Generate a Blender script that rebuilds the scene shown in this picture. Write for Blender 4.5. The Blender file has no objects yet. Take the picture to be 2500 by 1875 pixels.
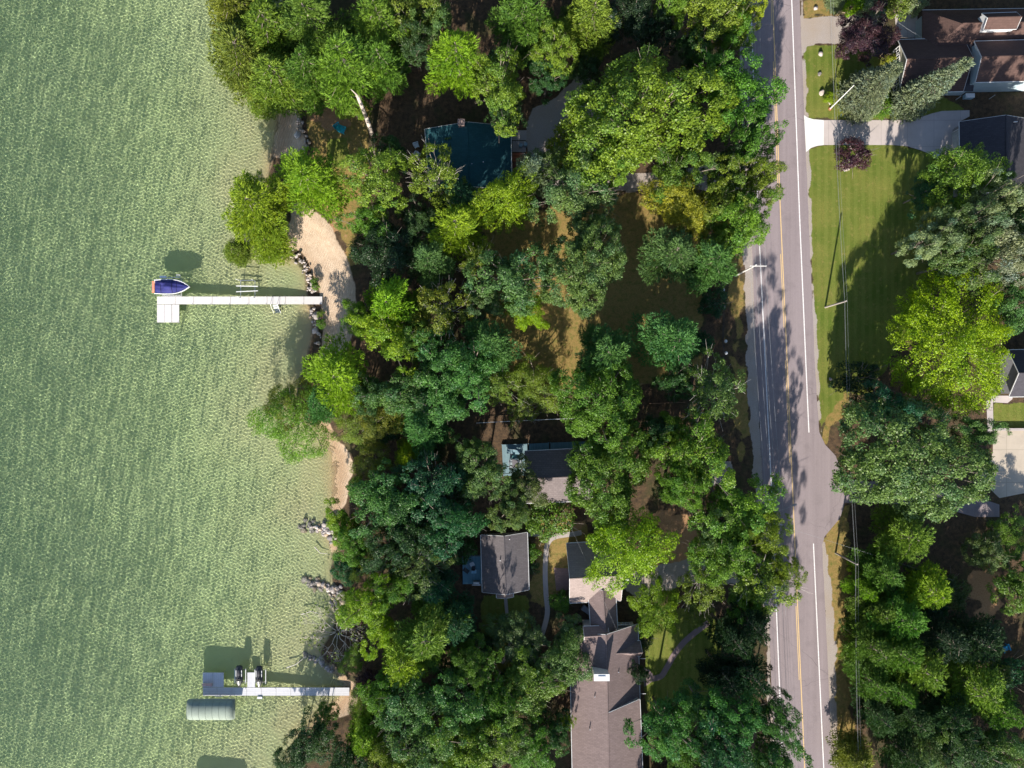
import bpy, math, random
import numpy as np
# ------------------------------------------------------------------ camera, sky, sun, exposure
S = bpy.context.scene
H = 115.0                      # camera height above the lake surface (m)
PX = 16.0                      # photograph pixels per metre at lake level
SUN_EL, SUN_AZ_LEAN = 27.0, 10.0   # elevation; shadows run up the picture, leaning this much to the right
cd = bpy.data.cameras.new('camera'); cam = bpy.data.objects.new('camera', cd); S.collection.objects.link(cam)
cam.location = (0, 0, H); cd.sensor_width = 36; cd.lens = 36 * H / (2500 / PX); cd.clip_start = 1; cd.clip_end = 3000
S.camera = cam
S.view_settings.view_transform = 'Standard'; S.view_settings.look = 'None'
S.view_settings.gamma = 1; S.view_settings.exposure = 1.2
wd = bpy.data.worlds.new("World"); S.world = wd; wd.use_nodes = True
wn = wd.node_tree; sky = wn.nodes.new('ShaderNodeTexSky'); sky.sky_type = 'NISHITA'; sky.sun_disc = False
sky.sun_elevation = math.radians(SUN_EL); sky.sun_rotation = math.radians(180 + SUN_AZ_LEAN)
sky.air_density = 1.0; sky.dust_density = 0.6; sky.ozone_density = 1.5
wn.links.new(sky.outputs[0], wn.nodes['Background'].inputs[0]); wn.nodes['Background'].inputs[1].default_value = 0.09
ld = bpy.data.lights.new('sun', 'SUN'); sun = bpy.data.objects.new('sun', ld); S.collection.objects.link(sun)
ld.energy = 4.8; ld.angle = math.radians(0.5); ld.color = (1.0, 0.93, 0.82)
sun.rotation_euler = (math.radians(90 - SUN_EL), 0, math.radians(-SUN_AZ_LEAN)); sun.location = (0, -60, 60)
ld.cycles.is_caustics_light = True
S.cycles.max_bounces = 8; S.cycles.transparent_max_bounces = 8; S.cycles.diffuse_bounces = 3
S.cycles.use_denoising = True

GZ = 0.6                        # height of the land above the lake
rnd = random.Random(7)
def W(u, v, z=GZ):              # a point of the photograph at a known height -> metres
    s = (H - z) / H / PX
    return ((u - 1250.0) * s, (937.5 - v) * s, z)
def W2(u, v, z=GZ): return W(u, v, z)[:2]

# ------------------------------------------------------------------ helpers
class MB:
    def __init__(s): s.v = []; s.f = []
    def add(s, vs, fs):
        n = len(s.v); s.v += [tuple(map(float, p)) for p in vs]; s.f += [tuple(i + n for i in f) for f in fs]; return s
    def box(s, c, d, r=0.0, tilt=0.0):
        cx, cy, cz = c; hx, hy, hz = d[0] / 2, d[1] / 2, d[2] / 2; vs = []
        ca, sa, ct, st = math.cos(r), math.sin(r), math.cos(tilt), math.sin(tilt)
        for dz in (-hz, hz):
            for dx, dy in ((-hx, -hy), (hx, -hy), (hx, hy), (-hx, hy)):
                x, y, z = dx, dy * ct - dz * st, dy * st + dz * ct
                vs.append((cx + x * ca - y * sa, cy + x * sa + y * ca, cz + z))
        return s.add(vs, [(3, 2, 1, 0), (4, 5, 6, 7), (0, 1, 5, 4), (1, 2, 6, 5), (2, 3, 7, 6), (3, 0, 4, 7)])
    def cyl(s, a, b, r0, r1=None, n=8):
        r1 = r0 if r1 is None else r1
        a = np.array(a, float); b = np.array(b, float); d = b - a; L = np.linalg.norm(d)
        if L < 1e-6: return s
        d /= L; t = np.cross(d, (0, 0, 1.0)) if abs(d[2]) < .9 else np.cross(d, (1.0, 0, 0)); t /= np.linalg.norm(t); w = np.cross(d, t)
        vs = []
        for c, r in ((a, r0), (b, r1)):
            for k in range(n):
                q = 2 * math.pi * k / n; vs.append(c + r * (math.cos(q) * t + math.sin(q) * w))
        fs = [(k, (k + 1) % n, n + (k + 1) % n, n + k) for k in range(n)] + [tuple(range(n - 1, -1, -1)), tuple(range(n, 2 * n))]
        return s.add(vs, fs)
    def tube(s, pts, r0, r1=None, n=6):
        r1 = r0 if r1 is None else r1; m = len(pts) - 1
        for i in range(m):
            s.cyl(pts[i], pts[i + 1], r0 + (r1 - r0) * i / m, r0 + (r1 - r0) * (i + 1) / m, n)
        return s
    def prism(s, poly, z0, z1):
        n = len(poly); vs = [(p[0], p[1], z0) for p in poly] + [(p[0], p[1], z1) for p in poly]
        ar = sum(poly[i][0] * poly[(i + 1) % n][1] - poly[(i + 1) % n][0] * poly[i][1] for i in range(n))
        idx = list(range(n)) if ar > 0 else list(range(n - 1, -1, -1))
        fs = [tuple(idx[::-1]), tuple(i + n for i in idx)]
        for k in range(n):
            a, b = idx[k], idx[(k + 1) % n]; fs.append((a, b, b + n, a + n))
        return s.add(vs, fs)
    def slab(s, poly3, t):      # a sloping panel with thickness t hanging below its top face
        n = len(poly3); p = np.array(poly3, float); nn = np.cross(p[1] - p[0], p[2] - p[0])
        idx = list(range(n)) if nn[2] > 0 else list(range(n - 1, -1, -1))
        vs = list(p) + [q - np.array((0, 0, t)) for q in p]; fs = [tuple(idx), tuple(i + n for i in idx[::-1])]
        for k in range(n):
            a, b = idx[k], idx[(k + 1) % n]; fs.append((a, a + n, b + n, b))
        return s.add(vs, fs)
    def build(s, name, mat, parent=None, org=(0, 0, 0), smooth=False):
        me = bpy.data.meshes.new(name)
        me.from_pydata([(x - org[0], y - org[1], z - org[2]) for x, y, z in s.v], [], s.f)
        me.materials.append(mat); 
        if smooth: me.polygons.foreach_set('use_smooth', [True] * len(me.polygons))
        o = bpy.data.objects.new(name, me); S.collection.objects.link(o)
        if parent is not None: o.parent = parent
        return o
def npmesh(name, V, F, mat, attrs=None, smooth=False):
    me = bpy.data.meshes.new(name); nv, nf, k = len(V), len(F), F.shape[1]
    me.vertices.add(nv); me.vertices.foreach_set('co', V.astype(np.float32).ravel())
    me.loops.add(nf * k); me.loops.foreach_set('vertex_index', F.astype(np.int32).ravel())
    me.polygons.add(nf); me.polygons.foreach_set('loop_start', np.arange(0, nf * k, k, dtype=np.int32))
    if smooth: me.polygons.foreach_set('use_smooth', np.ones(nf, bool))
    for an, av in (attrs or {}).items():
        a = me.attributes.new(an, 'FLOAT', 'POINT'); a.data.foreach_set('value', av.astype(np.float32).ravel())
    me.update(calc_edges=True); me.materials.append(mat); return me
def link(name, me, parent=None):
    o = bpy.data.objects.new(name, me); S.collection.objects.link(o)
    if parent is not None: o.parent = parent
    return o
def tag(o, label, cat, group=None):
    o['label'] = label; o['category'] = cat
    if group: o['group'] = group
    return o
def thing(name, label, cat, loc, group=None, rz=0):
    o = bpy.data.objects.new(name, None); S.collection.objects.link(o); o.location = loc; o.rotation_euler = (0, 0, rz)
    o.empty_display_size = .5; return tag(o, label, cat, group)
def struct(o, kind='structure'): o['kind'] = kind; return o
def dup(root, loc, rz, label, group=None, sc=None):
    r = root.copy(); S.collection.objects.link(r); r.location = loc; r.rotation_euler = (0, 0, rz); r['label'] = label
    if sc: r.scale = sc
    if group: r['group'] = group
    for ch in root.children:
        c = ch.copy(); S.collection.objects.link(c); c.parent = r
        for g in ch.children:
            d = g.copy(); S.collection.objects.link(d); d.parent = c
    return r

# ------------------------------------------------------------------ materials
class NT:
    def __init__(s, name):
        s.m = bpy.data.materials.new(name); s.m.use_nodes = True; s.t = s.m.node_tree; s.b = s.t.nodes['Principled BSDF']
        s.out = s.t.nodes['Material Output']
    def n(s, kind, **kw):
        x = s.t.nodes.new('ShaderNode' + kind)
        for k, v in kw.items(): setattr(x, k, v)
        return x
    def l(s, a, b): s.t.links.new(a, b)
    def coord(s):
        if not hasattr(s, '_c'): s._c = s.n('TexCoord').outputs['Object']
        return s._c
    def noise(s, scale, detail=3, vec=None, rough=.6):
        x = s.n('TexNoise'); x.inputs['Scale'].default_value = scale; x.inputs['Detail'].default_value = detail
        x.inputs['Roughness'].default_value = rough
        s.l(vec if vec is not None else s.coord(), x.inputs['Vector']); return x.outputs[0]
    def mapr(s, v, a, b, c=0., d=1., smooth=False):
        x = s.n('MapRange'); x.interpolation_type = 'SMOOTHSTEP' if smooth else 'LINEAR'
        for i, q in enumerate((a, b, c, d)): x.inputs[i + 1].default_value = q
        s.l(v, x.inputs[0]); return x.outputs[0]
    def mix(s, f, a, b, mode='MIX'):
        x = s.n('Mix', data_type='RGBA', blend_type=mode)
        for k, q in ((0, f), (6, a), (7, b)):
            if isinstance(q, (int, float)): x.inputs[k].default_value = q
            elif isinstance(q, tuple): x.inputs[k].default_value = (*q[:3], 1)
            else: s.l(q, x.inputs[k])
        return x.outputs[2]
    def math(s, op, a, b=0.):
        x = s.n('Math', operation=op)
        for k, q in ((0, a), (1, b)):
            if isinstance(q, (int, float)): x.inputs[k].default_value = q
            else: s.l(q, x.inputs[k])
        return x.outputs[0]
    def attr(s, name): x = s.n('Attribute'); x.attribute_name = name; return x.outputs['Fac']
    def bump(s, h, strength=.5, dist=.05):
        x = s.n('Bump'); x.inputs['Strength'].default_value = strength; x.inputs['Distance'].default_value = dist
        s.l(h, x.inputs['Height']); s.l(x.outputs[0], s.b.inputs['Normal'])
    def base(s, c): 
        if isinstance(c, tuple): s.b.inputs['Base Color'].default_value = (*c, 1)
        else: s.l(c, s.b.inputs['Base Color'])
    def rough(s, r): s.b.inputs['Roughness'].default_value = r; return s
MATS = {}
def plain(name, col, rough=.7, var=.18, scale=3.0, metal=0., bump=0., spec=.4):
    if name in MATS: return MATS[name]
    t = NT(name); f = t.noise(scale, 4); g = t.noise(scale * 7, 3)
    a = tuple(max(0, c * (1 - var)) for c in col); b = tuple(min(1, c * (1 + var)) for c in col)
    c = t.mix(t.mapr(f, .3, .7), a, b); c = t.mix(t.math('MULTIPLY', t.mapr(g, .45, .7), var), c, tuple(q * .55 for q in col))
    t.base(c); t.rough(rough); t.b.inputs['Metallic'].default_value = metal; t.b.inputs['Specular IOR Level'].default_value = spec
    if bump: t.bump(g, bump, .02)
    MATS[name] = t.m; return t.m
def shingle(name, col, row=.22, stain=.25, dark=.6):
    t = NT(name); br = t.n('TexBrick'); t.l(t.coord(), br.inputs['Vector'])
    for k, q in (('Scale', 1.0), ('Brick Width', .5), ('Row Height', row), ('Mortar Size', .022), ('Mortar Smooth', .4), ('Bias', 0.)): br.inputs[k].default_value = q
    br.inputs['Color1'].default_value = (*col, 1); br.inputs['Color2'].default_value = (*[q * .74 for q in col], 1)
    br.inputs['Mortar'].default_value = (*[q * dark for q in col], 1)
    st = t.noise(.35, 5); fine = t.noise(14, 2)
    c = t.mix(t.math('MULTIPLY', t.mapr(st, .45, .75), stain), br.outputs[0], tuple(q * .5 for q in col))
    c = t.mix(t.mapr(fine, .3, .7, 0, .35), c, tuple(min(1, q * 1.5) for q in col)); t.base(c); t.rough(.9); t.b.inputs['Specular IOR Level'].default_value = .2
    t.bump(fine, .4, .02); return t.m
def planks(name, col, w=.14, gap=.45, ang=0., var=.12):
    t = NT(name); mp = t.n('Mapping'); t.l(t.coord(), mp.inputs[0]); mp.inputs['Rotation'].default_value = (0, 0, ang)
    sp = t.n('SeparateXYZ'); t.l(mp.outputs[0], sp.inputs[0]); m = t.math('FRACT', t.math('DIVIDE', sp.outputs[1], w))
    ln = t.math('MULTIPLY', t.mapr(m, .0, .12, 1, 0), gap); fl = t.math('FLOOR', t.math('DIVIDE', sp.outputs[1], w))
    wn_ = t.n('TexWhiteNoise', noise_dimensions='1D'); t.l(fl, wn_.inputs['W'])
    c = t.mix(wn_.outputs[0], tuple(q * (1 - var) for q in col), tuple(min(1, q * (1 + var)) for q in col))
    c = t.mix(t.mapr(t.noise(2.2, 5), .45, .8, 0, .3), c, tuple(q * .6 for q in col)); c = t.mix(ln, c, tuple(q * .2 for q in col))
    t.base(c); t.rough(.75); return t.m

# value noise on numpy grids
_rg = np.random.default_rng(5); _lat = _rg.random((256, 256))
def vnoise(x, y, sc):
    x = x / sc + 57.3; y = y / sc + 91.7; xi = np.floor(x).astype(int); yi = np.floor(y).astype(int); fx = x - xi; fy = y - yi
    fx = fx * fx * (3 - 2 * fx); fy = fy * fy * (3 - 2 * fy); g = lambda a, b: _lat[a % 256, b % 256]
    return (g(xi, yi) * (1 - fx) + g(xi + 1, yi) * fx) * (1 - fy) + (g(xi, yi + 1) * (1 - fx) + g(xi + 1, yi + 1) * fx) * fy
def sdf(poly, X, Y):            # signed distance, positive inside
    P = np.array(poly, float); n = len(P); d = np.full(X.shape, 1e9); ins = np.zeros(X.shape, bool)
    for i in range(n):
        ax, ay = P[i]; bx, by = P[(i + 1) % n]; ex, ey = bx - ax, by - ay; L = ex * ex + ey * ey + 1e-9
        t = np.clip(((X - ax) * ex + (Y - ay) * ey) / L, 0, 1); d = np.minimum(d, np.hypot(X - ax - t * ex, Y - ay - t * ey))
        c = ((ay > Y) != (by > Y)) & (X < (bx - ax) * (Y - ay) / (by - ay + 1e-12) + ax); ins ^= c
    return np.where(ins, d, -d)
def grid(xs, ys):
    X, Y = np.meshgrid(xs, ys); n, m = len(xs), len(ys)
    i = np.arange(n - 1)[None, :] + n * np.arange(m - 1)[:, None]; i = i.ravel()
    return X, Y, np.stack([i, i + 1, i + n + 1, i + n], 1)
def sm(x): x = np.clip(x, 0, 1); return x * x * (3 - 2 * x)

# ------------------------------------------------------------------ ground, with the lake bed
SHORE = [(560, -700), (600, -300), (660, -100), (690, 0), (690, 150), (686, 250), (676, 300), (668, 345), (662, 385), (655, 430), (652, 480), (650, 540), (660, 590),
         (682, 626), (700, 632), (722, 640), (738, 660), (746, 690), (748, 720), (752, 745), (762, 780), (760, 820), (752, 855), (745, 885), (735, 915),
         (727, 945), (722, 975), (730, 1010), (765, 1030), (790, 1050), (803, 1080), (811, 1120), (815, 1160), (813, 1200), (808, 1235), (798, 1262), (795, 1285),
         (800, 1310), (806, 1335), (812, 1370), (806, 1400), (815, 1425), (822, 1450), (815, 1490), (818, 1520), (800, 1560), (780, 1590), (790, 1615),
         (815, 1645), (838, 1672), (830, 1700), (795, 1730), (770, 1765), (735, 1800), (720, 1840), (690, 1875), (620, 1990), (560, 2200), (500, 2700)]
shore_w = [W2(u, v, 0) for u, v in SHORE] + [(900, -900), (900, 900)]
shore_w = [(shore_w[0][0], 900)] + shore_w[:-2] + [(shore_w[-3][0], -900), (900, -900), (900, 900)]
def zone(P, X, Y, feather=.6, amp=.5): 
    return sm(.5 + (sdf([W2(u, v) for u, v in P], X, Y) + (vnoise(X, Y, 1.3) - .5) * 2 * amp) / (2 * feather))
xs = np.concatenate([np.linspace(-900, -95, 14)[:-1], np.arange(-95, 95, .42), np.linspace(95, 900, 16)])
ys = np.concatenate([np.linspace(-900, -72, 14)[:-1], np.arange(-72, 72, .42), np.linspace(72, 900, 16)])
GX, GY, GF = grid(xs, ys)
D = sdf(shore_w, GX, GY)
BEACH = [[(690, 235), (722, 250), (735, 300), (748, 350), (740, 388), (690, 385), (655, 380), (668, 300)],
         [(705, 545), (715, 500), (730, 488), (760, 512), (790, 528), (812, 560), (832, 600), (848, 632), (857, 665), (864, 700), (870, 750), (866, 790), (855, 830), (838, 870), (790, 900),
          (760, 890), (782, 860), (785, 790), (778, 720), (770, 680), (752, 640), (728, 612), (690, 605), (650, 600), (660, 560)],
         [(775, 1025), (800, 1035), (815, 1065), (850, 1100), (862, 1140), (850, 1180), (846, 1230), (825, 1255), (800, 1290), (785, 1280), (780, 1200), (780, 1100)],
         [(780, 1290), (805, 1300), (826, 1318), (830, 1342), (815, 1350), (790, 1340)],
         [(805, 1625), (840, 1650), (870, 1680), (875, 1720), (850, 1750), (800, 1760), (760, 1780), (740, 1750), (800, 1690)]]
beach = np.zeros_like(GX)
for P in BEACH: beach = np.maximum(beach, zone(P, GX, GY, .35, .25))
soft = np.zeros_like(GX)
for P in BEACH: soft = np.maximum(soft, zone(P, GX, GY, 3.0, 0))
bank = 2.2 + 7 * soft
Z = np.where(D > 0, GZ * sm(D / bank), -1.4 * (1 - np.exp(D / 9.)) - .08 * sm(-D / 1.0) - .022 * np.clip(-D, 0, 80))
Z += np.where(D > 0, .12 * (vnoise(GX, GY, 6) - .5) * sm((D - 4) / 6) * 0 + .05 * (vnoise(GX, GY, 1.2) - .5) * sm(D / 2) * beach, .16 * (vnoise(GX, GY, 7) - .5) * sm(-D / 4))
uu = GX * PX * H / (H - GZ) + 1250; vv = 937.5 - GY * PX * H / (H - GZ)
roadL = [(1775, -900), (1800, -300), (1812, 0), (1822, 300), (1836, 600), (1847, 900), (1860, 1140), (1872, 1350), (1880, 1600), (1893, 1875), (1912, 2300), (1935, 2900)]
roadR = [(1915, -900), (1938, -300), (1952, 0), (1974, 525), (1990, 900), (2000, 1055), (2014, 1085), (2040, 1113), (2054, 1150), (2062, 1168), (2062, 1232), (2050, 1266), (2030, 1290), (2013, 1310), (2007, 1330), (2008, 1350),
         (2020, 1600), (2032, 1875), (2052, 2300), (2080, 2900)]
def gr(P, off=0): return [(u + off, v) for u, v in P]
lawn = np.zeros_like(GX); dry = lawn.copy(); grav = lawn.copy(); dirt = lawn.copy(); litter = lawn.copy()
for P in ([(1957, 112), (2000, 108), (2100, 112), (2200, 150), (2196, 260), (2300, 240), (2360, 268), (2260, 286), (2220, 294), (1980, 292), (1962, 280)],
          [(1966, 372), (2010, 352), (2180, 352), (2230, 362), (2300, 385), (2330, 420), (2320, 620), (2230, 800), (2120, 960), (2060, 960), (2000, 1060), (1990, 900)],
          [(2424, 984), (2520, 984), (2520, 1046), (2424, 1046)], [(2050, 0), (2180, 0), (2180, 34), (2050, 34)],
          [(1590, 1500), (1740, 1470), (1770, 1640), (1700, 1740), (1580, 1740), (1565, 1650)],
          [(800, 340), (850, 330), (860, 400), (840, 420), (800, 400)],
          [(1180, 1450), (1290, 1450), (1320, 1700), (1200, 1720), (1170, 1560)]):
    lawn = np.maximum(lawn, zone(P, GX, GY, .5, .4))
for P in ([(735, 230), (900, 230), (900, 430), (870, 640), (850, 650), (835, 590), (800, 520), (770, 500), (740, 420), (760, 380), (745, 300)],
          [(1180, 560), (1420, 480), (1720, 470), (1720, 900), (1500, 960), (1200, 960)],
          [(2000, 1270), (2075, 1230), (2080, 1500), (2085, 1900), (2080, 2300), (2040, 2300), (2033, 1875), (2020, 1600), (2008, 1350)],
          [(1966, 372), (1984, 372), (2000, 700), (2005, 830), (2080, 900), (2060, 1000), (2010, 1080), (1990, 900)],
          [(1300, 1265), (1440, 1265), (1440, 1320), (1330, 1480), (1290, 1470), (1300, 1400)],
          [(1775, 560), (1815, 640), (1820, 800), (1795, 850), (1780, 700)], [(1790, 880), (1825, 900), (1830, 1050), (1810, 1120), (1790, 1000)],
          [(1190, 1480), (1300, 1480), (1300, 1680), (1200, 1680)],
          [(1954, 0), (2050, 0), (2050, 38), (1956, 50)]):
    dry = np.maximum(dry, zone(P, GX, GY, .9, .9))
for P in ([(1285, 405), (1283, 300), (1300, 270), (1350, 240), (1385, 210), (1402, 188), (1430, 180), (1470, 240), (1470, 430), (1835, 395), (1845, 462), (1340, 468), (1330, 430), (1320, 412)],
          [(1955, 44), (2120, 34), (2160, 34), (2150, 108), (2000, 108), (1958, 112)],
          roadL[1:] + [(u - (22 if 480 < v < 1300 else 10), v) for u, v in roadL[:0:-1]],
          [(2000, 1316), (2010, 1310), (2016, 1350), (2024, 1400), (2033, 1480), (2042, 1590), (2040, 1700), (2044, 1790), (2062, 1850), (2100, 1890), (2030, 1890), (2018, 1600), (2004, 1350)],
          [(1954, 0), (1962, 0), (1980, 525), (1996, 900), (2008, 1055), (2000, 1060), (1985, 900), (1970, 525), (1950, 0)],
          [(1818, 560), (1836, 560), (1850, 900), (1862, 1140), (1838, 1150), (1824, 900)],
          [(1755, 1120), (1785, 1125), (1785, 1172), (1740, 1185), (1735, 1150)],
          [(1420, 1360), (1530, 1400), (1700, 1360), (1880, 1370), (1880, 1440), (1700, 1420), (1560, 1460), (1520, 1440)]):
    grav = np.maximum(grav, zone(P, GX, GY, .25, .3))
for P in ([(1395, 1262), (1470, 1240), (1530, 1250), (1530, 1275), (1460, 1290), (1400, 1290)],
          [(1600, 1240), (1700, 1260), (1730, 1340), (1700, 1400), (1600, 1390)], [(2360, 1380), (2440, 1380), (2440, 1500), (2390, 1500)],
          [(800, 250), (850, 300), (800, 330), (760, 290)], [(770, 480), (800, 500), (850, 620), (838, 620), (790, 520)]):
    dirt = np.maximum(dirt, zone(P, GX, GY, 1.2, 1.2))
GV = np.stack([GX, GY, Z], -1).reshape(-1, 3)
t = NT('ground'); t.rough(.95); t.b.inputs['Specular IOR Level'].default_value = .15
n1 = t.noise(.25, 5); n2 = t.noise(1.6, 5); n3 = t.noise(9, 3); n4 = t.noise(30, 2)
brk = t.math('MULTIPLY', t.math('SUBTRACT', n2, .5), .9)
def edge(a): return t.mapr(t.math('ADD', t.attr(a), brk), .38, .62, 0, 1, True)
floor = t.mix(t.mapr(n2, .35, .65), (.045, .033, .024), (.115, .075, .045)); floor = t.mix(t.mapr(n3, .5, .75, 0, .6), floor, (.2, .12, .06))
floor = t.mix(t.mapr(n1, .5, .62, 0, .55), floor, (.05, .06, .022))
dg = t.mix(t.mapr(n3, .3, .7), (.2, .135, .045), (.33, .235, .085)); dg = t.mix(t.mapr(n2, .48, .72), dg, (.12, .135, .03))
lw = t.mix(t.mapr(n1, .35, .65), (.11, .155, .022), (.2, .2, .045)); lw = t.mix(t.mapr(n3, .35, .7, 0, .5), lw, (.05, .085, .012)); lw = t.mix(t.mapr(n2, .55, .75, 0, .75), lw, (.28, .22, .08)); wl_ = t.n('TexWave', wave_type='BANDS', bands_direction='X'); t.l(t.coord(), wl_.inputs[0]); wl_.inputs['Scale'].default_value = .28; wl_.inputs['Distortion'].default_value = .6; lw = t.mix(t.mapr(wl_.outputs[1], .4, .6, 0, .28), lw, (.2, .23, .05)); lw = t.mix(t.mapr(n4, .5, .75, 0, .6), lw, (.05, .075, .012))
di = t.mix(t.mapr(n3, .3, .7), (.32, .17, .085), (.46, .28, .15))
gv = t.mix(t.mapr(n4, .35, .65), (.2, .175, .165), (.55, .48, .44)); gv = t.mix(t.mapr(n1, .4, .7, 0, .4), gv, (.36, .27, .18))
wv = t.n('TexWave', wave_type='BANDS', bands_direction='X'); mp = t.n('Mapping'); t.l(t.coord(), mp.inputs[0]); mp.inputs['Rotation'].default_value = (0, 0, .33)
t.l(mp.outputs[0], wv.inputs[0]); wv.inputs['Scale'].default_value = .9; wv.inputs['Distortion'].default_value = 6; wv.inputs['Detail'].default_value = 3; wv.inputs['Detail Scale'].default_value = .4
sd = t.mix(t.mapr(n2, .3, .7), (.5, .37, .26), (.64, .5, .37)); sd = t.mix(t.mapr(n3, .55, .8, 0, .45), sd, (.33, .22, .15)); sd = t.mix(t.mapr(wv.outputs[1], .7, 1, 0, .12), sd, (.36, .24, .16))
geo = t.n('NewGeometry'); sp = t.n('SeparateXYZ'); t.l(geo.outputs['Position'], sp.inputs[0]); zz = sp.outputs[2]
sd = t.mix(t.mapr(zz, .03, .2, .6, 0), sd, (.36, .22, .12))
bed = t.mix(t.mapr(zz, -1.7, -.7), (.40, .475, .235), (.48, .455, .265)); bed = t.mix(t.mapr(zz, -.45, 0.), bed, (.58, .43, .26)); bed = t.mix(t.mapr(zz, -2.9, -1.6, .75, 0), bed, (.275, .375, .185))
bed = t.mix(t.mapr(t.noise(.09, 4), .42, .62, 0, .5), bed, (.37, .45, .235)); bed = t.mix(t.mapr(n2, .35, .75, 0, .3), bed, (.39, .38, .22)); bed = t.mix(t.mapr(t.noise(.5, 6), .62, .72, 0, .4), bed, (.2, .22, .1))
c = t.mix(edge('dry'), floor, dg); c = t.mix(edge('lawn'), c, lw); c = t.mix(edge('dirt'), c, di); c = t.mix(edge('gravel'), c, gv); c = t.mix(t.mapr(t.attr('sand'), .3, .6), c, sd)
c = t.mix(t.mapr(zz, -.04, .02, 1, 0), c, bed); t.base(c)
t.bump(t.math('ADD', t.math('ADD', n3, n4), t.math('MULTIPLY', t.math('MULTIPLY', wv.outputs[1], .7), t.attr('sand'))), .7, .09)
g = link('ground', npmesh('ground', GV, GF, t.m, dict(lawn=lawn, dry=dry, gravel=grav, dirt=dirt, sand=beach), True)); struct(g); g.cycles.is_caustics_receiver = True

# ------------------------------------------------------------------ lake water: a rippled refracting surface
wx = np.concatenate([np.linspace(-900, -90, 10)[:-1], np.arange(-90, -22, .07), [-20, 0]])
wy = np.concatenate([np.linspace(-900, -66, 12)[:-1], np.arange(-66, 66, .07), np.linspace(66, 900, 12)])
X, Y, F = grid(wx, wy); rg = np.random.default_rng(3); Zw = np.zeros_like(X)
damp = sm((X + 89) / 3) * sm((-23 - X) / 1) * sm((65 - np.abs(Y)) / 3)
Dw = sdf(shore_w, X[::12, ::12], Y[::12, ::12]); near = np.exp(-(np.repeat(np.repeat(-Dw, 12, 0), 12, 1)[:X.shape[0], :X.shape[1]] / 5.0).clip(0, 20))
WV = [(rg.normal(1.3, 1.2), rg.uniform(.34, .8), 0) for _ in range(15)] + [(rg.uniform(0, 6.28), rg.uniform(.3, .5), 1) for _ in range(9)] + [(rg.uniform(0, 6.28), rg.uniform(2, 4), 0) for _ in range(2)]
for k, (a, lam, sh) in enumerate(WV):
    q = 6.2832 / lam; mod = .65 + .6 * vnoise(X + k * 31, Y - k * 17, 4.0 + 2 * (k % 3))
    Zw += (.0022 if not sh else .0017) * lam * mod * (1 + (2.2 if sh else 1.0) * near) * np.sin(q * (X * math.cos(a) + Y * math.sin(a) + .3 * vnoise(X, Y + k * 9, 2.0)) + rg.uniform(0, 6.28))
Zw *= damp
t = NT('lake_water'); t.base((.93, .99, .96)); t.rough(0.0); t.b.inputs['IOR'].default_value = 1.333; t.b.inputs['Transmission Weight'].default_value = 1
w = link('water', npmesh('water', np.stack([X, Y, Zw], -1).reshape(-1, 3), F, t.m, None, True)); struct(w); w.cycles.is_caustics_caster = True
# ------------------------------------------------------------------ road, drives and paths
def at_v(line, v):
    for (u0, v0), (u1, v1) in zip(line, line[1:]):
        if v0 <= v <= v1: return u0 + (u1 - u0) * (v - v0) / (v1 - v0)
    return line[-1][0]
def strip(name, left, right, vs, z, mat, kind='structure', jit=0):
    V = []; 
    for v in vs:
        j = (lambda: rnd.uniform(-jit, jit)); V += [W(at_v(left, v) + j(), v, z), W(at_v(right, v) + j(), v, z)]
    F = np.array([(2 * i + 2, 2 * i + 3, 2 * i + 1, 2 * i) for i in range(len(vs) - 1)])
    o = link(name, npmesh(name, np.array(V), F, mat)); return struct(o, kind)
t = NT('asphalt'); t.rough(.9); t.b.inputs['Specular IOR Level'].default_value = .25
mp = t.n('Mapping'); t.l(t.coord(), mp.inputs[0]); mp.inputs['Scale'].default_value = (1.4, .03, 1); lng = t.noise(1, 4, mp.outputs[0])
f = t.noise(18, 3); m_ = t.noise(.5, 5)
c = t.mix(t.mapr(f, .3, .7), (.17, .14, .146), (.27, .225, .232)); c = t.mix(t.mapr(lng, .3, .75, 0, .55), c, (.31, .26, .27)); c = t.mix(t.mapr(m_, .55, .75, 0, .3), c, (.12, .1, .105))
vo = t.n('TexVoronoi', feature='DISTANCE_TO_EDGE'); vo.inputs['Scale'].default_value = .11; wp = t.n('VectorMath', operation='ADD')
wn2 = t.n('TexNoise'); wn2.inputs['Scale'].default_value = .6; t.l(t.coord(), wn2.inputs[0]); t.l(t.coord(), wp.inputs[0]); t.l(wn2.outputs[1], wp.inputs[1]); t.l(wp.outputs[0], vo.inputs['Vector'])
c = t.mix(t.math('MULTIPLY', t.mapr(vo.outputs[0], 0, .004, .7, 0), t.mapr(t.noise(.08, 2), .5, .65)), c, (.07, .06, .062)); t.base(c); t.bump(f, .4, .01)
ASPH = t.m
vs = [-900 + 20 * i for i in range(int(3800 / 20))]
vs = sorted(set(vs + [v for _, v in roadR if -900 < v < 2900]))
strip('road', roadL, roadR, vs, GZ + .03, ASPH, jit=.6)
def line_of(pts, z): return pts
white = plain('road_paint_white', (.72, .7, .7), .7, .22, 6); yellow = plain('road_paint_yellow', (.62, .43, .2), .7, .12, 6)
rw = [(1895, -900), (1921, -300), (1933, 0), (1952, 525), (1968, 900), (1975, 1056), (1986, 1327), (1987, 1350), (2011, 1875), (2031, 2300), (2058, 2900)]
yl = [(1846, -900), (1873, -300), (1885, 0), (1904, 525), (1921, 900), (1940, 1350), (1963, 1875), (1982, 2300), (2010, 2900)]
lw_ = [(1793, -900), (1820, -300), (1833, 0), (1851, 525), (1869, 900), (1884, 1200), (1890, 1350), (1911, 1875), (1930, 2300), (1957, 2900)]
def offs(l, d): return [(u + d, v) for u, v in l]
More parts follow.
